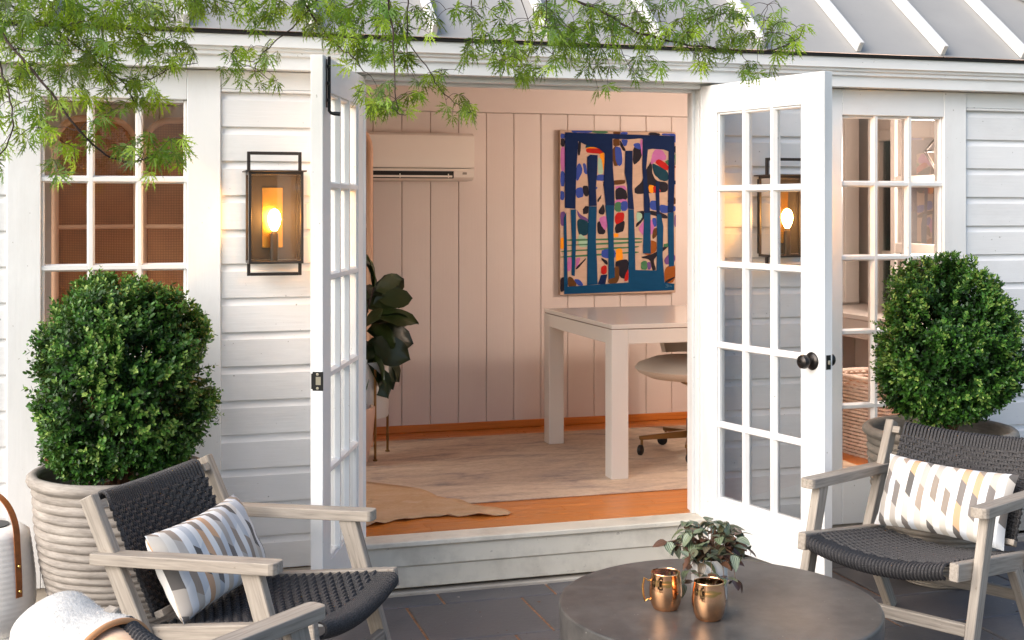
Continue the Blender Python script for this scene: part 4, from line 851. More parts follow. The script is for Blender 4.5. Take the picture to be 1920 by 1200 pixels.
# lit pendant, its dark faceted frame shows through the right window
pd = thing('pendant_lamp', 'lit faceted pendant with thin dark frame seen through right window', 'pendant lamp', (2.485, .60, 0))
m = MB(); m.tube([(0, 0, 2.04), (0, 0, 2.5)], .004, 6); m.lathe([(.045, 2.485), (.045, 2.499)], 16); m.build('cord', M['bronze'], pd, smooth=40)
top, bot, mid = (0, 0, 2.05), (0, 0, 1.76), [(math.cos(R(60 * k)) * .11, math.sin(R(60 * k)) * .11, 1.93) for k in range(6)]
m = MB()
for k in range(6): m.tube([top, mid[k]], .004, 6); m.tube([mid[k], bot], .004, 6); m.tube([mid[k], mid[(k + 1) % 6]], .004, 6)
m.build('cage', M['bronze'], pd, smooth=40)
m = MB(); m.lathe([(0, 1.86), (.02, 1.872), (.03, 1.9), (.026, 1.93), (.014, 1.95), (.012, 1.97)], 16); m.build('bulb', M['bulb_soft'], pd, smooth=60)
ld = bpy.data.lights.new('pendant_light', 'POINT'); ld.energy = 46; ld.color = (1, .84, .72); ld.shadow_soft_size = .14
lo = bpy.data.objects.new('pendant_light', ld); sc.collection.objects.link(lo); lo.parent = pd; lo.location = (-.02, 0, 1.85)
# backdrop added outside the end window for the dark bluish view
cu = thing('backdrop', 'dusky grey blue curtain standing in for the view outside end window', 'backdrop', (BX + .09, 0, 0))
m = MB(); pts = [(.012 * math.sin(i * 1.7), WY0 - .02 + (WY1 - WY0 + .04) * i / 40) for i in range(41)]
m.add([(x, y, WZ0 - .03) for x, y in pts] + [(x, y, WZ1 + .03) for x, y in pts], [(i, i + 1, 42 + i, 41 + i) for i in range(40)]); m.build('cloth', M['view_dark'], cu, smooth=60)
m = MB(); pts = [(-.03 + .008 * math.sin(i * 1.7), 1.86 + .15 * i / 12) for i in range(13)]
m.add([(x, y, WZ0 - .03) for x, y in pts] + [(x, y, WZ1 + .03) for x, y in pts], [(i, i + 1, 14 + i, 13 + i) for i in range(12)]); m.build('side_cloth', M['view_blue'], cu, smooth=60)

# ------------------------------------------------------------------ planters and boxwood balls
def planter(x, y, label, clay):
    t_ = thing('ribbed_planter', label, 'planter', (x, y, .001), 0, 'ribbed clay planters')
    H, N = .70, 27; prof = [(.15, 0)]
    hs = [.015 + .033 * (i / (N - 1)) ** 1.15 for i in range(N)]; tot = sum(hs); zc_ = 0
    for i in range(N):
        h_ = hs[i] * H / tot
        for k in range(7):
            zz = zc_ + h_ * k / 7; u = zz / H
            rb = .165 + .128 * (1 - (1 - u) ** 2.1); prof.append((rb - .004 + (.004 + .20 * h_) * math.sqrt(max(0, math.sin(math.pi * (k + .12) / 7.0))), zz))
        zc_ += h_
    prof += [(.300, .70), (.314, .708), (.319, .722), (.316, .738), (.304, .748), (.29, .748), (.279, .738), (.275, .72), (.272, .60), (.26, .56), (0, .56)]
    KZ, KR = .892, 1.03; prof = [(a * KR, b * KZ) for a, b in prof]
    m = MB(); m.lathe(prof, 64, wob=lambda a, i: .0012 * math.sin(a * 5 + i * .7) + .001 * math.sin(a * 11 + i)); m.build('pot_wall', clay, t_, smooth=50)
    V, G, fs = [], [], []; m = MB()
    m.lathe([(.279, .563), (.2, .578), (.1, .583), (0, .585)], 40, wob=lambda a, i: .0); m.build('soil', M['soil'], t_, smooth=60)
    m = MB()
    for k in range(90):
        a, r_ = rnd.uniform(0, 6.28), .26 * math.sqrt(rnd.random()); c = Vector((r_ * math.cos(a), r_ * math.sin(a), .585 + rnd.uniform(0, .01))); b = rnd.uniform(0, 3.1); q = Vector((math.cos(b), math.sin(b), rnd.uniform(-.3, .3))) * rnd.uniform(.01, .024)
        m.bar(c - q, c + q, rnd.uniform(.006, .014), .004, ch=.001)
    m.build('bark_mulch', M['box_twig'], t_, kind='stuff')
PL, PR = (-1.742, -.402), (1.697, -.488)
planter(*PL, 'ribbed pale clay planter under the left boxwood ball', M['clay']); planter(*PR, 'ribbed grey clay planter under the right boxwood ball', M['clay_grey'])

def sprig_arrays(rng):
    """one boxwood sprig: 6-7 pairs of oval leaves up a short stem; returns leaf vertices (n,6,3) and tint"""
    n = rng.integers(5, 8); out, tint = [], []
    L = .085
    for i in range(n):
        z = L * (i + 1) / n; base = np.array([0, 0, z])
        for k in range(2):
            az = i * 1.57 + k * np.pi + rng.normal(0, .3); el = .55 + .35 * i / n + rng.normal(0, .2)
            d = np.array([np.cos(az) * np.cos(el), np.sin(az) * np.cos(el), np.sin(el)]); sd = np.array([-np.sin(az), np.cos(az), 0]); nm = np.cross(d, sd)
            ln = rng.uniform(.016, .027) * (1 - .25 * (i == n - 1)); w = ln * .26
            out.append([base, base + d * ln * .35 + sd * w + nm * .0015, base + d * ln * .75 + sd * w * .8 + nm * .001, base + d * ln, base + d * ln * .75 - sd * w * .8 + nm * .001, base + d * ln * .35 - sd * w + nm * .0015]); tint.append(.2 + .5 * i / n + rng.normal(0, .16))
    return np.array(out), np.array(tint)
def boxwood(x, y, zc, rx, rz, seed, label):
    rng = np.random.default_rng(seed); rt = thing('boxwood_ball', label, 'shrub', (x, y, .586), 0, 'clipped boxwood balls'); c0 = zc - .586
    sp = [sprig_arrays(rng) for _ in range(10)]; LV, TT = [], []
    lob = rng.normal(0, 1, (26, 3)); lob /= np.linalg.norm(lob, axis=1)[:, None]; amp = rng.uniform(-.20, .13, 26)
    def put_sprig(d, rad, tb, sc_):
        e = 1 + sum(a * np.exp(-(1 - d @ l) * 12) for a, l in zip(amp, lob))
        sq = (abs(d[0]) ** 2.4 + abs(d[1]) ** 2.4 + abs(d[2]) ** 2.4) ** (-1 / 2.4) 
        wd = 1 + .10 * max(0, -d[2]) - .02
        p = np.array([d[0] * rx * wd, d[1] * rx * wd, d[2] * rz]) * rad * e * sq; p[2] += c0
        up = d + np.array([0, 0, .55]) + rng.normal(0, .38, 3); up /= np.linalg.norm(up); a = np.cross(up, rng.normal(0, 1, 3)); a /= np.linalg.norm(a); b = np.cross(up, a)
        L, T = sp[rng.integers(10)]; LV.append((L @ np.array([a, b, up])) * sc_ + p - up * .07 * sc_); TT.append(T + tb + rng.normal(0, .06))
    def around(c, spread):
        d = c + rng.normal(0, spread, 3); return d / np.linalg.norm(d)
    for k in range(230):
        c = rng.normal(0, 1, 3); c /= np.linalg.norm(c)
        if c[2] < -.93: continue
        r0, tb = rng.normal(1.02, .045), rng.normal(.06, .13)
        for q in range(11): put_sprig(around(c, .08), r0 - abs(rng.normal(0, .035)), tb, rng.uniform(.75, 1.15))
    for k in range(70):                                         # skirt of shoots down to the soil
        c = np.array([*rng.normal(0, 1, 2), 0]); c /= np.linalg.norm(c); c[2] = rng.uniform(-1.6, -.5); c /= np.linalg.norm(c)
        for q in range(9): put_sprig(around(c, .08), rng.uniform(.93, 1.04), -.02, rng.uniform(.8, 1.1))
    for k in range(1400):  # inner leaves tinted darker: shade between the clumps put into their colour
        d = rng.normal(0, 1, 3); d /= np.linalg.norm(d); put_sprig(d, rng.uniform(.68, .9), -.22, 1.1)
    for k in range(70):                                         # long stray shoots
        d = rng.normal(0, 1, 3); d /= np.linalg.norm(d)
        if d[2] > -.5:
            for q in range(3): put_sprig(d, 1.0 + .055 * q, .15 + .08 * q, .95 - .1 * q)
    for k in range(26):                                         # thin browned tips
        d = rng.normal(0, 1, 3); d /= np.linalg.norm(d); put_sprig(d, rng.uniform(.95, 1.02), .6, .8)
    V = np.concatenate(LV); T = np.clip(np.repeat(np.concatenate(TT), 6), 0, 1); n = len(V); V = V.reshape(-1, 3)
    b = np.arange(n)[:, None] * 6; Fc = np.concatenate([b + np.array([[0, 1, 2, 3]]), b + np.array([[0, 3, 4, 5]])])
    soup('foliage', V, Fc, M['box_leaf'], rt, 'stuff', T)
    m = MB()
    for k in range(9):
        a = rng.uniform(0, 6.28); q = [(.02 * math.cos(a), .02 * math.sin(a), 0)]
        for i in range(1, 6): q.append((math.cos(a + .2 * i) * rx * .15 * i + rng.normal(0, .01), math.sin(a + .2 * i) * rx * .15 * i, c0 * .3 * i * .75 + .02))
        m.tube(q, [.012, .01, .008, .006, .004, .002], 6)
    m.build('trunk', M['box_twig'], rt, smooth=60)
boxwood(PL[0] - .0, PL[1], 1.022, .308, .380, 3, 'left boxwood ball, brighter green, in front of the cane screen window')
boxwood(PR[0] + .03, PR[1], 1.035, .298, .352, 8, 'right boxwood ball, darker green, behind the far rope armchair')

# ------------------------------------------------------------------ rope lounge chairs
def woven(mb, half0, half1, P, nw, bar_w, dip, pair=2, r=.0052, nweft=26, wrapN=7):
    """cords: P(u,v) gives the sheet point and normal, u -1..1 across, v 0..1 from the wrapped edge; warp wraps the edge bar"""
    def sheet(u, v):
        p, n, t = P(u, v); return p, n, t
    for i in range(nw):
        u = -1 + 2 * (i + .5) / nw; path = []
        p, n, t = sheet(u, 0.0)
        for k in range(wrapN):                                  # underside, round the bar, up to the face
            a = math.pi * (1.0 - k / (wrapN - 1)); path.append(p - n * bar_w * .5 + (-t) * math.sin(a) * bar_w * .55 + n * (math.cos(a)) * bar_w * .5)
        sgn0 = (i // pair) % 2
        for k in range(1, nweft * 2 + 1):
            v = k / (nweft * 2 + 1.0); p, n, t = sheet(u, v); edge_ = min(1, max(0, (v - .06) / .05))
            ph = math.cos(math.pi * (k / 2 + sgn0)); path.append(p + n * .0037 * ph * edge_)
        mb.tube(path, r, 5, cap=True)
    for j in range(nweft):
        v = (j + .5) / nweft
        if v < .085: continue
        path = []
        for i in range(nw * 1 + 1):
            u = -1 + 2 * i / nw; p, n, t = sheet(u, v); ph = -math.cos(math.pi * (j + ((i) // pair) % 2)); 
            path.append(p + n * .0043 * ph)
        mb.tube(path, r * 1.15, 5)
def lounge_chair(name, label):
    rt = thing(name, label, 'armchair', (0, 0, 0), 0, 'rope seat armchairs round the table')
    def ob(n_, mb): return mb.build(n_, M['teak'], rt)
    for s_ in (1, -1):
        m = MB(); m.bar((s_ * .2945, -.225, .318), (s_ * .2945, .382, .391), .033, .062, ch=.003); ob('seat_rail', m)
        m = MB(); m.bar((s_ * .3285, -.172, .31), (s_ * .3285, -.375, .742), .034, .058, (0, 1, .47), .003, h1=.05); ob('back_post', m)
        m = MB(); m.bar((s_ * .3285, .363, .0), (s_ * .3285, .188, .566), .034, .052, (0, 1, .3), .003, h1=.062); ob('leg', m)
        m = MB(); m.bar((s_ * .2935, -.30, .0), (s_ * .2935, -.105, .315), .036, .046, (0, 1, -.6), .003, h1=.056); ob('leg', m)
        # arm: flat board with rounded front, sloping down to the back
        z0, z1 = .578, .6; o = [( -.345, 0), (-.345, .063), (.262, .063), (.276, .058), (.283, .046), (.284, .030), (.284, .014), (.279, .004), (.27, 0)]
        xi = .303
        m = MB(); m.prism([(a, b) for a, b in o], 0, 1, (lambda t, a, b: (s_ * (xi + b), a, (z0 + (z1 - z0) * (a + .345) / .629) - .036 + .036 * t)))
        m.g = [(q[1], q[0], q[2]) for q in m.v]
        me = m.mesh('arm', M['teak']); a_ = fix_normals(put('arm', me, rt)); bv = a_.modifiers.new('edge', 'BEVEL'); bv.width = .003; bv.segments = 2; bv.limit_method = 'ANGLE'
    for y, z, h in ((.318, .184, .042), (-.235, .175, .042)):
        m = MB(); hw = .3115 if y > 0 else .2755; m.bar((-hw, y, z), (hw, y, z), .026, h, ch=.003); ob('stretcher', m)
    m = MB(); m.bar((-.278, -.16, .385), (.278, -.16, .385), .022, .03, (0, 1, .47), .002); ob('crossbar', m)
    for k in (1, -1):
        m = MB(); m.bar((k * .3115, -.357, .708), (k * .279, -.357, .708), .028, .034, (0, 1, .47), .002); ob('crossbar', m)
    # seat sheet: front edge wraps a bowed bar
    def seat(u, v):
        y = .372 - v * .56; z0 = .405 - v * .072; d = .036 * (1 - u * u) * (1 - .25 * v); x = u * .268
        n = Vector((u * .13, .12, 1)).normalized(); return Vector((x, y, z0 - d + .008)), n, Vector((0, -1, -.13)).normalized()
    m = MB(); woven(m, 0, 0, seat, 40, .052, .03, nweft=34, r=.0064, wrapN=11); m.build('woven_seat', M['rope'], rt, smooth=60, kind='stuff')
    def backs(u, v):
        q = v * .40; y = -.357 + .425 * q; z = .728 - .905 * q; d = .045 * (1 - u * u) * (1 - .3 * v); x = u * .268
        n = Vector((0, .905, .425)); return Vector((x, y, z)) - n * (d - .006), n, Vector((0, .425, -.905))
    m = MB(); woven(m, 0, 0, backs, 40, .036, .03, nweft=24, r=.0064, wrapN=11); m.build('woven_back', M['rope'], rt, smooth=60, kind='stuff')
    return rt
chA = lounge_chair('lounge_chair', 'grey teak rope armchair facing the table beside the left planter')
chB = copy_tree(chA); chB['label'] = 'grey teak rope armchair in front of the right boxwood planter'
chC = copy_tree(chA); chC['label'] = 'nearest armchair, mostly cut off, draped with the white fleece'
def pose(o, x, y, a): o.location = (x, y, .0015); o.rotation_euler = (0, 0, a - math.pi / 2)
pose(chA, -1.336, -1.149, -.605); pose(chB, 1.15, -1.172, -2.634); pose(chC, -1.263, -2.441, R(37))

def cushion(loc, a, lean, roll, label, dx=0):
    L, H, T = .525, .29, .15; nx, nz = 34, 22; V, G, fs = [], [], []
    for side in (1, -1):
        for i in range(nx + 1):
            for j in range(nz + 1):
                u, v = -1 + 2 * i / nx, -1 + 2 * j / nz
                e = (max(0, 1 - abs(u) ** 2.6) * max(0, 1 - abs(v) ** 2.6)) ** .42
                px, pz = u * L / 2 * (1 - .05 * (1 - v * v) * abs(u) ** 3), v * H / 2 * (1 - .09 * (1 - u * u) * abs(v) ** 3)
                wr = (.0035 * math.sin(9 * u + 5 * v) + .005 * math.exp(-((abs(u) - .85) / .15) ** 2) * math.sin(v * 12)) * e
                V.append((px, side * (T / 2 * e + wr * .6), pz)); G.append((px * side + (0 if side > 0 else .3), pz, 0))
    off = (nx + 1) * (nz + 1)
    for sd in (0, 1):
        for i in range(nx):
            for j in range(nz):
                b0 = sd * off + i * (nz + 1) + j; q = (b0, b0 + 1, b0 + nz + 2, b0 + nz + 1); fs.append(q if sd == 0 else q[::-1])
    t_ = thing('cushion', label, 'cushion', loc, 0, 'lozenge patterned cushions')
    m = MB(); m.add(V, fs, G, off=(3.2 + dx, 2.013 + dx * .4, 0)); c_ = m.build('cover', M['linen'], t_, smooth=70)
    # local y is the face normal; lean back, then turn with the chair
    f = Vector((math.cos(a), math.sin(a), 0)); rgt = Vector((math.sin(a), -math.cos(a), 0))
    nrm = (f * math.cos(lean) + Vector((0, 0, 1)) * math.sin(lean)).normalized(); upv = (Vector((0, 0, 1)) - nrm * nrm.z).normalized(); xx = nrm.cross(upv) * -1
    xx = upv.cross(nrm) * -1
    mt = Matrix((xx, nrm, upv)).transposed()
    if mt.determinant() < 0: mt = Matrix((-xx, nrm, upv)).transposed()
    mt = mt @ Matrix.Rotation(roll, 3, 'Y'); t_.rotation_euler = mt.to_euler(); return t_
def chair_pt(x, y, a, lx, ly, z):
    f = Vector((math.cos(a), math.sin(a), 0)); r = Vector((math.sin(a), -math.cos(a), 0)); return Vector((x, y, 0)) + f * ly + r * lx + Vector((0, 0, z))
cushion(chair_pt(-1.336, -1.149, -.605, .035, -.128, .508), -.605 - R(1), R(27), R(2), 'lozenge patterned cushion leaning in the left armchair')
cushion(chair_pt(1.15, -1.172, -2.634, 0, -.165, .502), -2.634, R(25), R(-1), 'lozenge patterned cushion leaning in the right armchair', 1.7)

# ------------------------------------------------------------------ drum table, mugs, pot plant
TX, TY, TZ, TR = .020, -1.757, .42, .490
tb = thing('coffee_table', 'round dark concrete drum table in front of the steps', 'table', (TX, TY, 0))
m = MB(); m.lathe([(TR - .02, .0015), (TR - .012, .01), (TR - .006, .2), (TR, TZ - .012), (TR - .001, TZ - .006)], 128); m.build('drum', M['concrete'], tb, smooth=30)
m = MB(); m.lathe([(TR - .001, TZ - .0058), (TR - .0025, TZ - .002), (TR - .006, TZ - .0002), (TR - .012, TZ), (0, TZ)], 128); m.build('tabletop', M['concrete'], tb, smooth=30)
def mug(px, py, ang, label):
    p = on_z(px, py, TZ); t_ = thing('copper_mug', label, 'mug', (p.x, p.y, TZ + .001), ang, 'copper mugs'); k = 1.04
    pr = [(0, 0), (.034, 0), (.037, .003), (.043, .018), (.0475, .042), (.048, .058), (.0455, .082), (.042, .100), (.0425, .104), (.0415, .106), (.0405, .104)]
    m = MB(); m.lathe([(r_ * k, z * k) for r_, z in pr], 48); m.build('body', M['copper'], t_, smooth=40)
    m = MB(); m.lathe([(r_ * k, z * k) for r_, z in [(.0404, .1036), (.0425, .08), (.045, .055), (.042, .02), (.033, .006), (0, .005)]], 40); fix_normals(m.build('lining', M['mug_in'], t_, smooth=40))
    m = MB(); m.tube([(-.041, 0, .088), (-.052, 0, .083), (-.064, 0, .092), (-.069, 0, .066), (-.067, 0, .042), (-.062, 0, .022), (-.052, 0, .029), (-.043, 0, .024)], .0032, 8); m.build('handle', plain('brass_handle', (.75, .4, .12, 1), .25, 1), t_, smooth=50)
# base contact points under the mugs' centres
mug(1248, 1141, R(-18), 'copper mug with its angular handle showing, left of the pot'); mug(1329, 1160, R(255), 'copper mug with handle hidden, nearest the camera on the table')
pp = on_z(1330, 1122, TZ)
wp_ = thing('table_pot', 'small glossy white pot on the drum table', 'pot', (pp.x, pp.y, TZ + .001))
m = MB(); m.lathe([(0, 0), (.052, 0), (.054, .003), (.0575, .126), (.058, .13), (.055, .13), (.0535, .112), (0, .111)], 40); m.build('pot_wall', M['ceramic'], wp_, smooth=40)
m = MB(); m.lathe([(.0533, .113), (.03, .119), (0, .12)], 20); m.build('soil', M['soil'], wp_, smooth=60)
tp = thing('table_plant', 'silver striped trailing plant spilling over the white pot', 'plant', (pp.x, pp.y, TZ + .118))
sl = [leaf_mesh('leaf', .05, .034, M['striped'], nx=6, ny=6, fold=.18, droop=d_, shape=lambda u: math.sin(math.pi * min(1, u ** .75)) ** .8) for d_ in (.15, .4, .7)]
m = MB(); spots = []
for k in range(34):
    a = k * 2.39996; reach = .03 + .100 * math.sqrt(((k * 7) % 34) / 34); hgt = .02 + .115 * math.cos(min(1.5, reach / .115 * 1.35)) + rnd.uniform(-.015, .02)
    if k % 4 == 0: hgt -= .045; reach = .07 + .03 * rnd.random()
    e = Vector((math.cos(a) * reach * 1.05, math.sin(a) * reach, hgt)); mid = Vector((e.x * .45, e.y * .45, max(hgt, .02) * .7 + .03))
    m.tube([(e.x * .12, e.y * .12, 0), mid, e], [.0016, .0013, .001], 5); spots.append((e, a)); spots.append((mid * .6 + e * .4 + Vector((0, 0, .004)), a + 1.6))
for k in range(5):                                             # trailing shoots over the rim
    a = R(-170 + 170 * k / 4 + rnd.uniform(-8, 8)); q = Vector((math.cos(a), math.sin(a), 0)); dn = rnd.uniform(.0, .065)
    P = [q * .03, q * .056 + Vector((0, 0, .03)), q * .075 + Vector((0, 0, .012)), q * (.078 + .02 * rnd.random()) + Vector((0, 0, -dn))]
    m.tube(P, [.0015, .0014, .0012, .001], 5); spots += [(P[2], a), (P[3], a + .8), (P[1], a - .7)]
m.build('stem', M['stem_red'], tp, smooth=60)
for e, a in spots:
    for j in range(3):
        o = put('leaf', sl[rnd.randrange(3)], tp, loc=e + Vector((rnd.uniform(-.004, .004), rnd.uniform(-.004, .004), 0))); s_ = rnd.uniform(.62, 1.0); o.scale = (s_,) * 3
        o.rotation_euler = (R(rnd.uniform(-25, 25)), R(rnd.uniform(-30, 40)), a + j * 2.1 + rnd.uniform(-.5, .5))

# ------------------------------------------------------------------ portable lantern, lower left
ln = thing('portable_lantern', 'ribbed white lantern with tan leather strap left of the planter', 'lantern', (-2.19, -.39, .001))
m = MB(); pr = [(.06, .075), (.10, .082), (.135, .10)]
for i in range(64):
    u = i / 63; z = .10 + .36 * u; rb = .155 - .012 * (1 - math.cos((u - .35) * 2.2)) * (1 if u < .35 else 2.2) - .045 * max(0, (.35 - u) / .35) ** 2; pr.append((rb + .0007 * math.sin(i * 1.9), z))
pr += [(.112, .475), (.095, .482), (.06, .484), (.058, .478), (0, .477)]
m.lathe(pr, 56); m.build('shell', M['polymer'], ln, smooth=60)
m = MB(); m.lathe([(.064, .4845), (.064, .488), (0, .4885)], 32); m.build('lid', M['black'], ln, smooth=40)
m = MB(); pth = []
for i in range(25):
    a = math.pi * i / 24; pth.append((math.cos(a) * .128 * (1 + .18 * math.sin(a) ** 2 * 0), -.06 * 0, .46 + .15 * math.sin(a)))
def strap_pt(i, n=32):
    a = math.pi * i / n
    return Vector((math.cos(a) * .147, 0, .455 + .150 * math.sin(a)))
side = lambda s_: [Vector((s_ * .160, 0, .25)), Vector((s_ * .1585, 0, .30)), Vector((s_ * .155, 0, .36)), Vector((s_ * .150, 0, .42)), Vector((s_ * .147, 0, .455))]
pth = side(1)[:-1] + [strap_pt(i) for i in range(0, 33)] + side(-1)[::-1][1:]
rotm = Matrix.Rotation(R(-48), 3, 'Z')
V, fs = [], []
for i, q in enumerate(pth):
    tdir = (pth[min(i + 1, len(pth) - 1)] - pth[max(i - 1, 0)]).normalized(); nrm = Vector((0, 1, 0)).cross(tdir).normalized() * -1
    wv = Vector((0, .0125, 0)); th = nrm * .0035
    for q2 in (q - wv, q + wv, q + wv + th, q - wv + th): V.append(rotm @ q2)
for i in range(len(pth) - 1):
    for k in range(4): fs.append((i * 4 + k, i * 4 + (k + 1) % 4, i * 4 + 4 + (k + 1) % 4, i * 4 + 4 + k))
fs += [(0, 3, 2, 1), tuple(len(V) - 4 + k for k in range(4))]
m.add(V, fs); fix_normals(m.build('strap', M['leather'], ln))
for z in (.272, .36):
    for s_ in (1, -1):
        m = MB(); m.lathe([(0, 0), (.006, 0), (.005, .003), (0, .004)], 12); xx = .163 if z < .3 else .158
        m.v = [tuple(rotm @ Vector((s_ * (xx + q[2]), q[0], z + q[1]))) for q in m.v]; fix_normals(m.build('rivet', M['brass'], ln, smooth=50))
for k in range(3):
    a = R(-25 + 120 * k); m = MB(); m.tube([(math.cos(a) * .10, math.sin(a) * .10, .105), (math.cos(a) * .155, math.sin(a) * .155, 0)], [.011, .008], 10); m.build('leg', M['leg_wood'], ln, smooth=40)

# ------------------------------------------------------------------ fleece over the near chair's backrest
th = thing('fleece_throw', 'white fluffy fleece with tan suede lining over the nearest chair', 'throw', chair_pt(-1.263, -2.441, R(37), -.31, -.375, 0) + Vector((-.085, .03, -.028)))
a_ = R(37); f = Vector((math.cos(a_), math.sin(a_), 0)); r = Vector((math.sin(a_), -math.cos(a_), 0))
def saddle(u, v, grow=0):
    """u -1..1 over the hump across the backrest, v 0..1 along it"""
    hw = .085 + grow; ang = u * 1.35
    if abs(u) < .62: q = Vector((math.sin(u / .62 * math.pi / 2) * hw, 0, .722 + grow + hw * .62 * math.cos(u / .62 * math.pi / 2)))
    else: q = Vector((math.copysign(hw + .05 * (abs(u) - .62), u), 0, .722 + grow - (abs(u) - .62) * .62))
    along = -.07 + v * .27
    return f * q.x + r * along + Vector((0, 0, q.z + .006 * math.sin(v * 9 + u * 5) - .03 * v))
def sheet(name, grow, v0, v1, mat, nu=40, nv=16):
    V = [saddle(-1 + 2 * i / nu, v0 + (v1 - v0) * j / nv, grow) for i in range(nu + 1) for j in range(nv + 1)]
    fs = [(i * (nv + 1) + j, i * (nv + 1) + j + 1, (i + 1) * (nv + 1) + j + 1, (i + 1) * (nv + 1) + j) for i in range(nu) for j in range(nv)]
    m = MB(); m.add(V, fs); o = m.build(name, mat, th, smooth=70); return o
sheet('fleece', .016, 0, .8, M['fleece']); sheet('lining', .004, 0, 1.8, M['suede'])
m = MB(); m.tube([saddle(-1 + 2 * i / 40, .8, .014) for i in range(41)], .007, 8); m.build('welt', M['trim_brown'], th, smooth=60)
rng = np.random.default_rng(5); V = []
for k in range(14000):
    u, v = rng.uniform(-1, 1), rng.uniform(0, .79); p0 = saddle(u, v, .015); p1 = saddle(u, v, .03); n = (p1 - p0).normalized(); j = Vector(rng.normal(0, .5, 3)); d = (n + j).normalized() * rng.uniform(.003, .007)
    s_ = Vector(rng.normal(0, 1, 3)).normalized() * .0005; V += [p0 - s_, p0 + s_, p0 + d]
soup('fur', np.array([tuple(q) for q in V]), np.arange(len(V)).reshape(-1, 3), M['fleece_hair'], th, 'stuff')

# ------------------------------------------------------------------ lace leaf maple reaching in from the upper left
mp = thing('maple_tree', 'lace leaved green maple hanging in from the upper left', 'tree', (-3.55, -2.1, 0))
OX = Vector((-3.55, -2.1, 0)); rng = np.random.default_rng(21); nodes = []
wood = MB()
def add_path(P, r0, r1, n=7):
    P = [Vector(p) for p in P]; Q = []
    for i in range(len(P) - 1):                                # smooth a little (Catmull-Rom)
        a, b, c, d = P[max(i - 1, 0)], P[i], P[i + 1], P[min(i + 2, len(P) - 1)]
        for k in range(4):
            t = k / 4; Q.append(.5 * ((2 * b) + (c - a) * t + (2 * a - 5 * b + 4 * c - d) * t * t + (3 * b - a - 3 * c + d) * t ** 3))
    Q.append(P[-1]); rs = [r0 + (r1 - r0) * i / (len(Q) - 1) for i in range(len(Q))]
    Q = [q + Vector(rng.normal(0, .0018, 3)) for q in Q]
    wood.tube([q - OX for q in Q], rs, n); nodes.extend(Q); return Q
add_path([(-3.55, -2.1, -.03), (-3.5, -2.08, .5), (-3.42, -2.0, 1.1), (-3.3, -1.9, 1.7), (-3.05, -1.8, 2.3), (-2.7, -1.7, 2.75)], .075, .035, 10)
wood.build('trunk', M['bark'], mp, smooth=60); wood = MB(); nodes = []
top = [(-2.7, -1.7, 2.75), (-2.2, -1.6, 2.86), (-1.6, -1.45, 2.92), (-1.0, -1.35, 2.9), (-.4, -1.25, 2.78), (-.05, -1.2, 2.62), (.1, -1.2, 2.45)]
limb = add_path(top, .03, .008, 8); limb2 = add_path([(-3.05, -1.8, 2.3), (-2.75, -1.5, 2.45), (-2.5, -1.3, 2.42)], .02, .008, 8)
nodes = []
PXB = [  # branches, measured in the photograph, each at its own distance
 ([(-60, -40), (0, 55), (25, 92), (80, 152), (150, 245), (200, 290), (232, 303), (268, 300), (300, 282)], -1.35, .0046, .0018),
 ([(-40, -30), (40, 22), (100, 52), (160, 100), (225, 150), (245, 180), (256, 203)], -1.15, .0045, .0017), ([(225, 150), (262, 153), (300, 140), (322, 126), (370, 118)], -1.15, .0024, .0012),
 ([(-20, 60), (0, 120), (12, 165), (25, 215), (20, 255), (0, 292), (-20, 330)], -1.55, .0034, .0016), ([(25, 92), (60, 96), (100, 93), (130, 85)], -1.35, .0022, .001), ([(80, 152), (52, 126), (30, 95)], -1.3, .0016, .001),
 ([(199, -30), (198, 10), (196, 50), (188, 100)], -1.0, .002, .0012), ([(150, 245), (120, 240), (70, 235)], -1.38, .0014, .0008),
 ([(540, -40), (607, 60), (627, 80), (646, 96), (668, 112), (682, 134)], -1.25, .003, .0014), ([(620, -30), (560, 40), (520, 75), (490, 105), (478, 128), (480, 150)], -1.2, .0026, .0012), ([(478, 128), (505, 148), (520, 150)], -1.2, .0014, .0008), ([(478, 118), (450, 112), (425, 120)], -1.2, .0014, .0008),
 ([(720, -30), (734, 40), (738, 95), (741, 160), (745, 205), (752, 216), (768, 214)], -1.5, .003, .0012), ([(765, -20), (764, 40), (762, 110)], -1.45, .0026, .0014),
 ([(715, -40), (740, 30), (767, 80), (807, 137), (827, 170), (860, 197), (895, 222)], -1.05, .003, .0012), ([(807, 137), (840, 130), (870, 136)], -1.05, .0013, .0008),
 ([(883, -30), (884, 40), (886, 85)], -1.2, .0016, .001), ([(960, -40), (985, 20), (1005, 90), (1008, 115)], -1.1, .002, .001), ([(1022, -30), (1024, 40), (1015, 90)], -1.35, .0018, .001),
 ([(1030, -30), (1078, 0), (1140, 26), (1180, 54), (1230, 70), (1280, 82), (1340, 90), (1400, 95), (1440, 95), (1472, 86), (1500, 70)], -1.2, .005, .0018), ([(1150, 30), (1200, 22), (1235, 18)], -1.2, .0018, .001), ([(1138, 28), (1160, 80), (1178, 120), (1195, 145)], -1.2, .0016, .001), ([(1265, 74), (1300, 48), (1340, 30), (1380, 24)], -1.2, .0016, .001), ([(1285, 83), (1305, 105), (1322, 128)], -1.2, .0015, .0009), ([(1388, 95), (1400, 115), (1408, 135)], -1.2, .0014, .0009), ([(1095, 10), (1108, 38), (1115, 55)], -1.2, .0014, .0009), ([(1440, 95), (1430, 50), (1440, 10)], -1.25, .0013, .0009)]
for P, Y, r0, r1 in PXB:
    add_path([on_y(x, y, Y + .05 * math.sin(i * 1.3)) for i, (x, y) in enumerate(P)], r0, r1, 6)
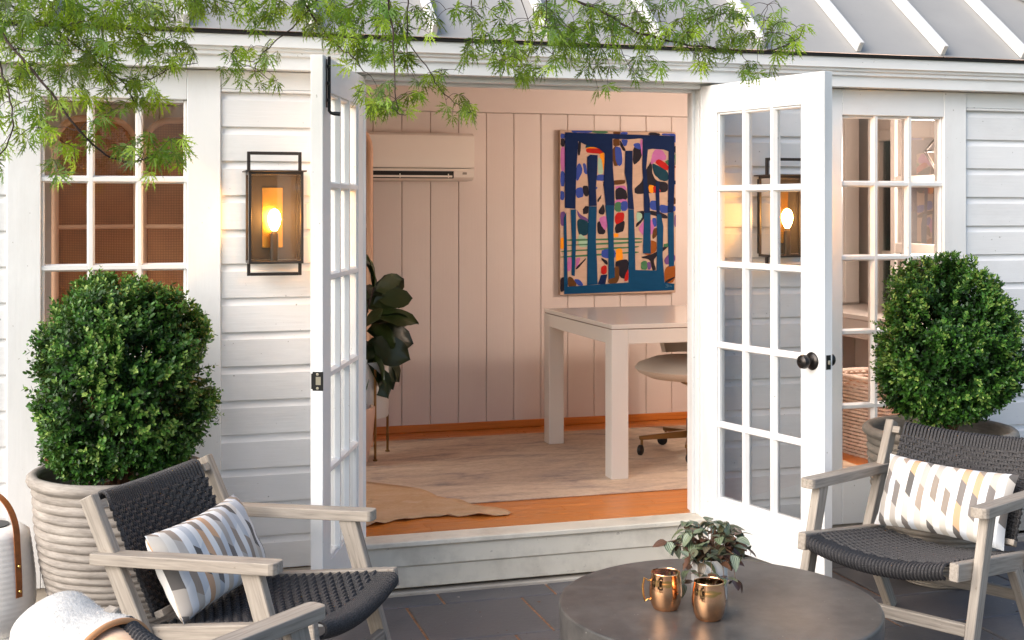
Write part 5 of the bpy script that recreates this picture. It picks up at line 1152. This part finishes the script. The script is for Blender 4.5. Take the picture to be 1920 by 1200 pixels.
# joins from the limbs (above the picture) down to each main branch
for P, Y, r0, r1 in PXB:
    q = on_y(*P[0], Y)
    if P[0][1] < 0 or P[0][0] < 0:
        b = min(limb + limb2, key=lambda c: (c - q).length); add_path([b, (b + q) / 2 + Vector((0, 0, .06)), q], min(r0 * 1.4, .009), r0, 6)
# leaf clumps: centre, half size, count, distance
CL = [(40, 30, 60, 45, 62, -1.3), (110, 40, 60, 50, 60, -1.15), (190, 30, 60, 40, 50, -1.1), (250, 40, 55, 50, 42, -1.05), (320, 25, 50, 35, 34, -1.1), (60, 110, 70, 40, 36, -1.3), (150, 115, 60, 35, 34, -1.15), (230, 110, 60, 45, 34, -1.15), (310, 105, 45, 30, 22, -1.15), (345, 115, 30, 20, 9, -1.15), (120, 150, 45, 25, 14, -1.2), (170, 165, 40, 25, 14, -1.15), (250, 175, 45, 30, 16, -1.15), (285, 180, 30, 25, 9, -1.15),
      (25, 180, 35, 45, 16, -1.5), (45, 230, 40, 35, 14, -1.5), (75, 200, 25, 25, 7, -1.4), (5, 300, 14, 40, 5, -1.5), (130, 265, 35, 25, 9, -1.35), (180, 240, 25, 20, 6, -1.35), (250, 285, 35, 30, 13, -1.35), (300, 280, 45, 28, 18, -1.35), (120, 320, 30, 20, 6, -1.35), (300, 312, 30, 20, 6, -1.35), (225, 205, 30, 18, 6, -1.15), (155, 190, 30, 18, 6, -1.2),
      (400, 20, 40, 30, 18, -1.15), (470, 25, 45, 30, 20, -1.15), (540, 20, 45, 25, 22, -1.2), (600, 30, 40, 35, 26, -1.2), (640, 40, 40, 45, 30, -1.25), (700, 50, 50, 55, 46, -1.3), (745, 70, 45, 55, 36, -1.4), (680, 105, 45, 25, 14, -1.25), (480, 85, 40, 35, 16, -1.2), (455, 120, 45, 18, 8, -1.2), (490, 150, 40, 22, 8, -1.2), (430, 135, 20, 14, 4, -1.2), (590, 75, 30, 25, 9, -1.2),
      (735, 185, 50, 28, 24, -1.5), (700, 175, 30, 22, 8, -1.5), (790, 30, 30, 25, 10, -1.1), (815, 145, 40, 25, 11, -1.05), (850, 200, 28, 22, 7, -1.05), (885, 212, 28, 20, 7, -1.05), (890, 95, 35, 25, 12, -1.15), (920, 35, 40, 35, 14, -1.15), (960, 60, 50, 50, 28, -1.15), (990, 110, 55, 38, 26, -1.2), (1030, 70, 50, 55, 34, -1.3), (1060, 35, 50, 40, 30, -1.2), (1110, 60, 50, 45, 32, -1.2), (1170, 30, 60, 35, 32, -1.2), (1190, 80, 45, 35, 18, -1.2), (1250, 40, 55, 40, 32, -1.2), (1320, 50, 55, 45, 34, -1.2), (1380, 55, 50, 40, 28, -1.2), (1440, 40, 50, 40, 22, -1.2), (1480, 65, 35, 25, 11, -1.2), (1150, 130, 45, 25, 11, -1.2), (1195, 115, 35, 25, 9, -1.2), (1125, 165, 20, 10, 3, -1.2), (1310, 118, 40, 20, 9, -1.2), (1400, 125, 35, 18, 9, -1.2), (1440, 115, 25, 15, 5, -1.2), (1290, 85, 40, 20, 10, -1.2), (1090, 110, 40, 30, 14, -1.2), (860, 25, 30, 20, 7, -1.2)]
for k in range(60):                                            # the crown goes on above the picture
    CL.append((rnd.uniform(-250, 1420), rnd.uniform(-330, -60) * (1 if k % 3 else .6), 75, 50, 12, rnd.choice((-1.05, -1.2, -1.35, -1.5))))
def maple_leaf(rs):
    """finely cut leaf in the local xz plane, hanging from the origin along -z: seven toothed lobes"""
    V, Fc = [], []
    for k, ang in enumerate((-95, -62, -32, 0, 32, 62, 95)):
        L = (.021, .032, .038, .042, .038, .032, .021)[k] * rs.uniform(.85, 1.15); a = R(ang + rs.normal(0, 6)); d = np.array([math.sin(a), 0, -math.cos(a)]); s_ = np.array([d[2], 0, -d[0]])
        cur = rs.normal(0, .12); b = len(V)
        def P(t, w): return d * L * t + s_ * w + np.array([0, -.18 * L * t * t + rs.normal(0, .0006), -.14 * L * t * t * abs(math.sin(a))]) + s_ * cur * L * t * t * .5
        wm = .0019
        pts = [P(0, 0), P(.4, wm), P(1, 0), P(.4, -wm)]; V += pts; Fc += [(b, b + 1, b + 2, b + 3)]
        for t in (.28, .46, .64):
            for sd in (1, -1):
                b = len(V); tl = L * .22 * (1.1 - t); q0, q1 = P(t, 0), P(t + .09, 0); tip = P(t + .2, sd * tl * 1.0); V += [q0, q1, tip, (q0 + tip) / 2]; Fc += [(b, b + 1, b + 2, b + 3)]
    return np.array(V), np.array(Fc)
LM = [maple_leaf(rng) for _ in range(10)]
leaf_data = []
for i, (V, Fc) in enumerate(LM):
    me = bpy.data.meshes.new('leaf'); me.from_pydata([tuple(v) for v in V], [], [tuple(int(k) for k in q) for q in Fc]); me.materials.append(M['maple_one']); leaf_data.append(me)
leaves = []
for cx, cy, rx, ry, n, Y in CL:
    for k in range(int(n * .86)):
        while True:
            a, b = rng.uniform(-1, 1, 2)
            if a * a + b * b < 1: break
        leaves.append(on_y(cx + a * rx * 1.2 + rng.normal(0, 5), cy + b * ry * 1.15 - 6, Y + rng.normal(0, .09)))
NN = np.array([tuple(q) for q in nodes])
def near(q):
    d = ((NN - np.array(q)) ** 2).sum(1) + .6 * np.maximum(0, np.array(q)[2] - NN[:, 2]) ** 2; i = int(d.argmin()); return i, math.sqrt(d[i])
NN = np.vstack([NN, [tuple(q) for q in limb + limb2]])
leaves.sort(key=lambda q: near(q)[1])
twigs = MB(); BV, BF, BT, cnt, nb = [], [], [], 0, 0
for q in leaves:
    i, d = near(q); b = Vector(NN[i])
    if d > .012:
        mid = (b + q) / 2 + Vector((0, 0, min(.03, d * .18)))
        P = [b, b * .6 + mid * .4 + Vector((0, 0, d * .03)), mid, mid * .45 + q * .55 + Vector((0, 0, d * .05)), q]
        twigs.tube([p - OX for p in P], [.0011, .001, .0009, .0008, .0006], 4, cap=False); NN = np.vstack([NN, [tuple(mid)], [tuple(q)], [tuple(P[3])]])
    az = rng.normal(0, .9) + (math.pi if rng.random() < .35 else 0); tilt = rng.normal(.15, .35); lean = rng.normal(0, .5); s_ = rng.uniform(1.1, 1.65)
    Mt = Matrix.Rotation(az, 3, 'Z') @ Matrix.Rotation(tilt, 3, 'X') @ Matrix.Rotation(lean, 3, 'Y'); k = rng.integers(10)
    if cnt < 300 and q.z < 2.33 and rng.random() < .46:
        o = put('leaf', leaf_data[k], mp, loc=q - OX); o.rotation_euler = Mt.to_euler(); o.scale = (s_,) * 3; cnt += 1
    else:
        V, Fc = LM[k]; W_ = V * s_ @ np.array(Mt.transposed()) + np.array(q - OX); BF.append(Fc + nb); BV.append(W_); BT.append(np.full(len(W_), np.clip(rng.normal(.45, .3), 0, 1))); nb += len(W_)
wood.build('branches', M['bark'], mp, smooth=60)
twigs.build('twigs', M['bark'], mp, kind='stuff', smooth=60)
soup('foliage', np.concatenate(BV), np.concatenate(BF), M['maple'], mp, 'stuff', np.concatenate(BT))
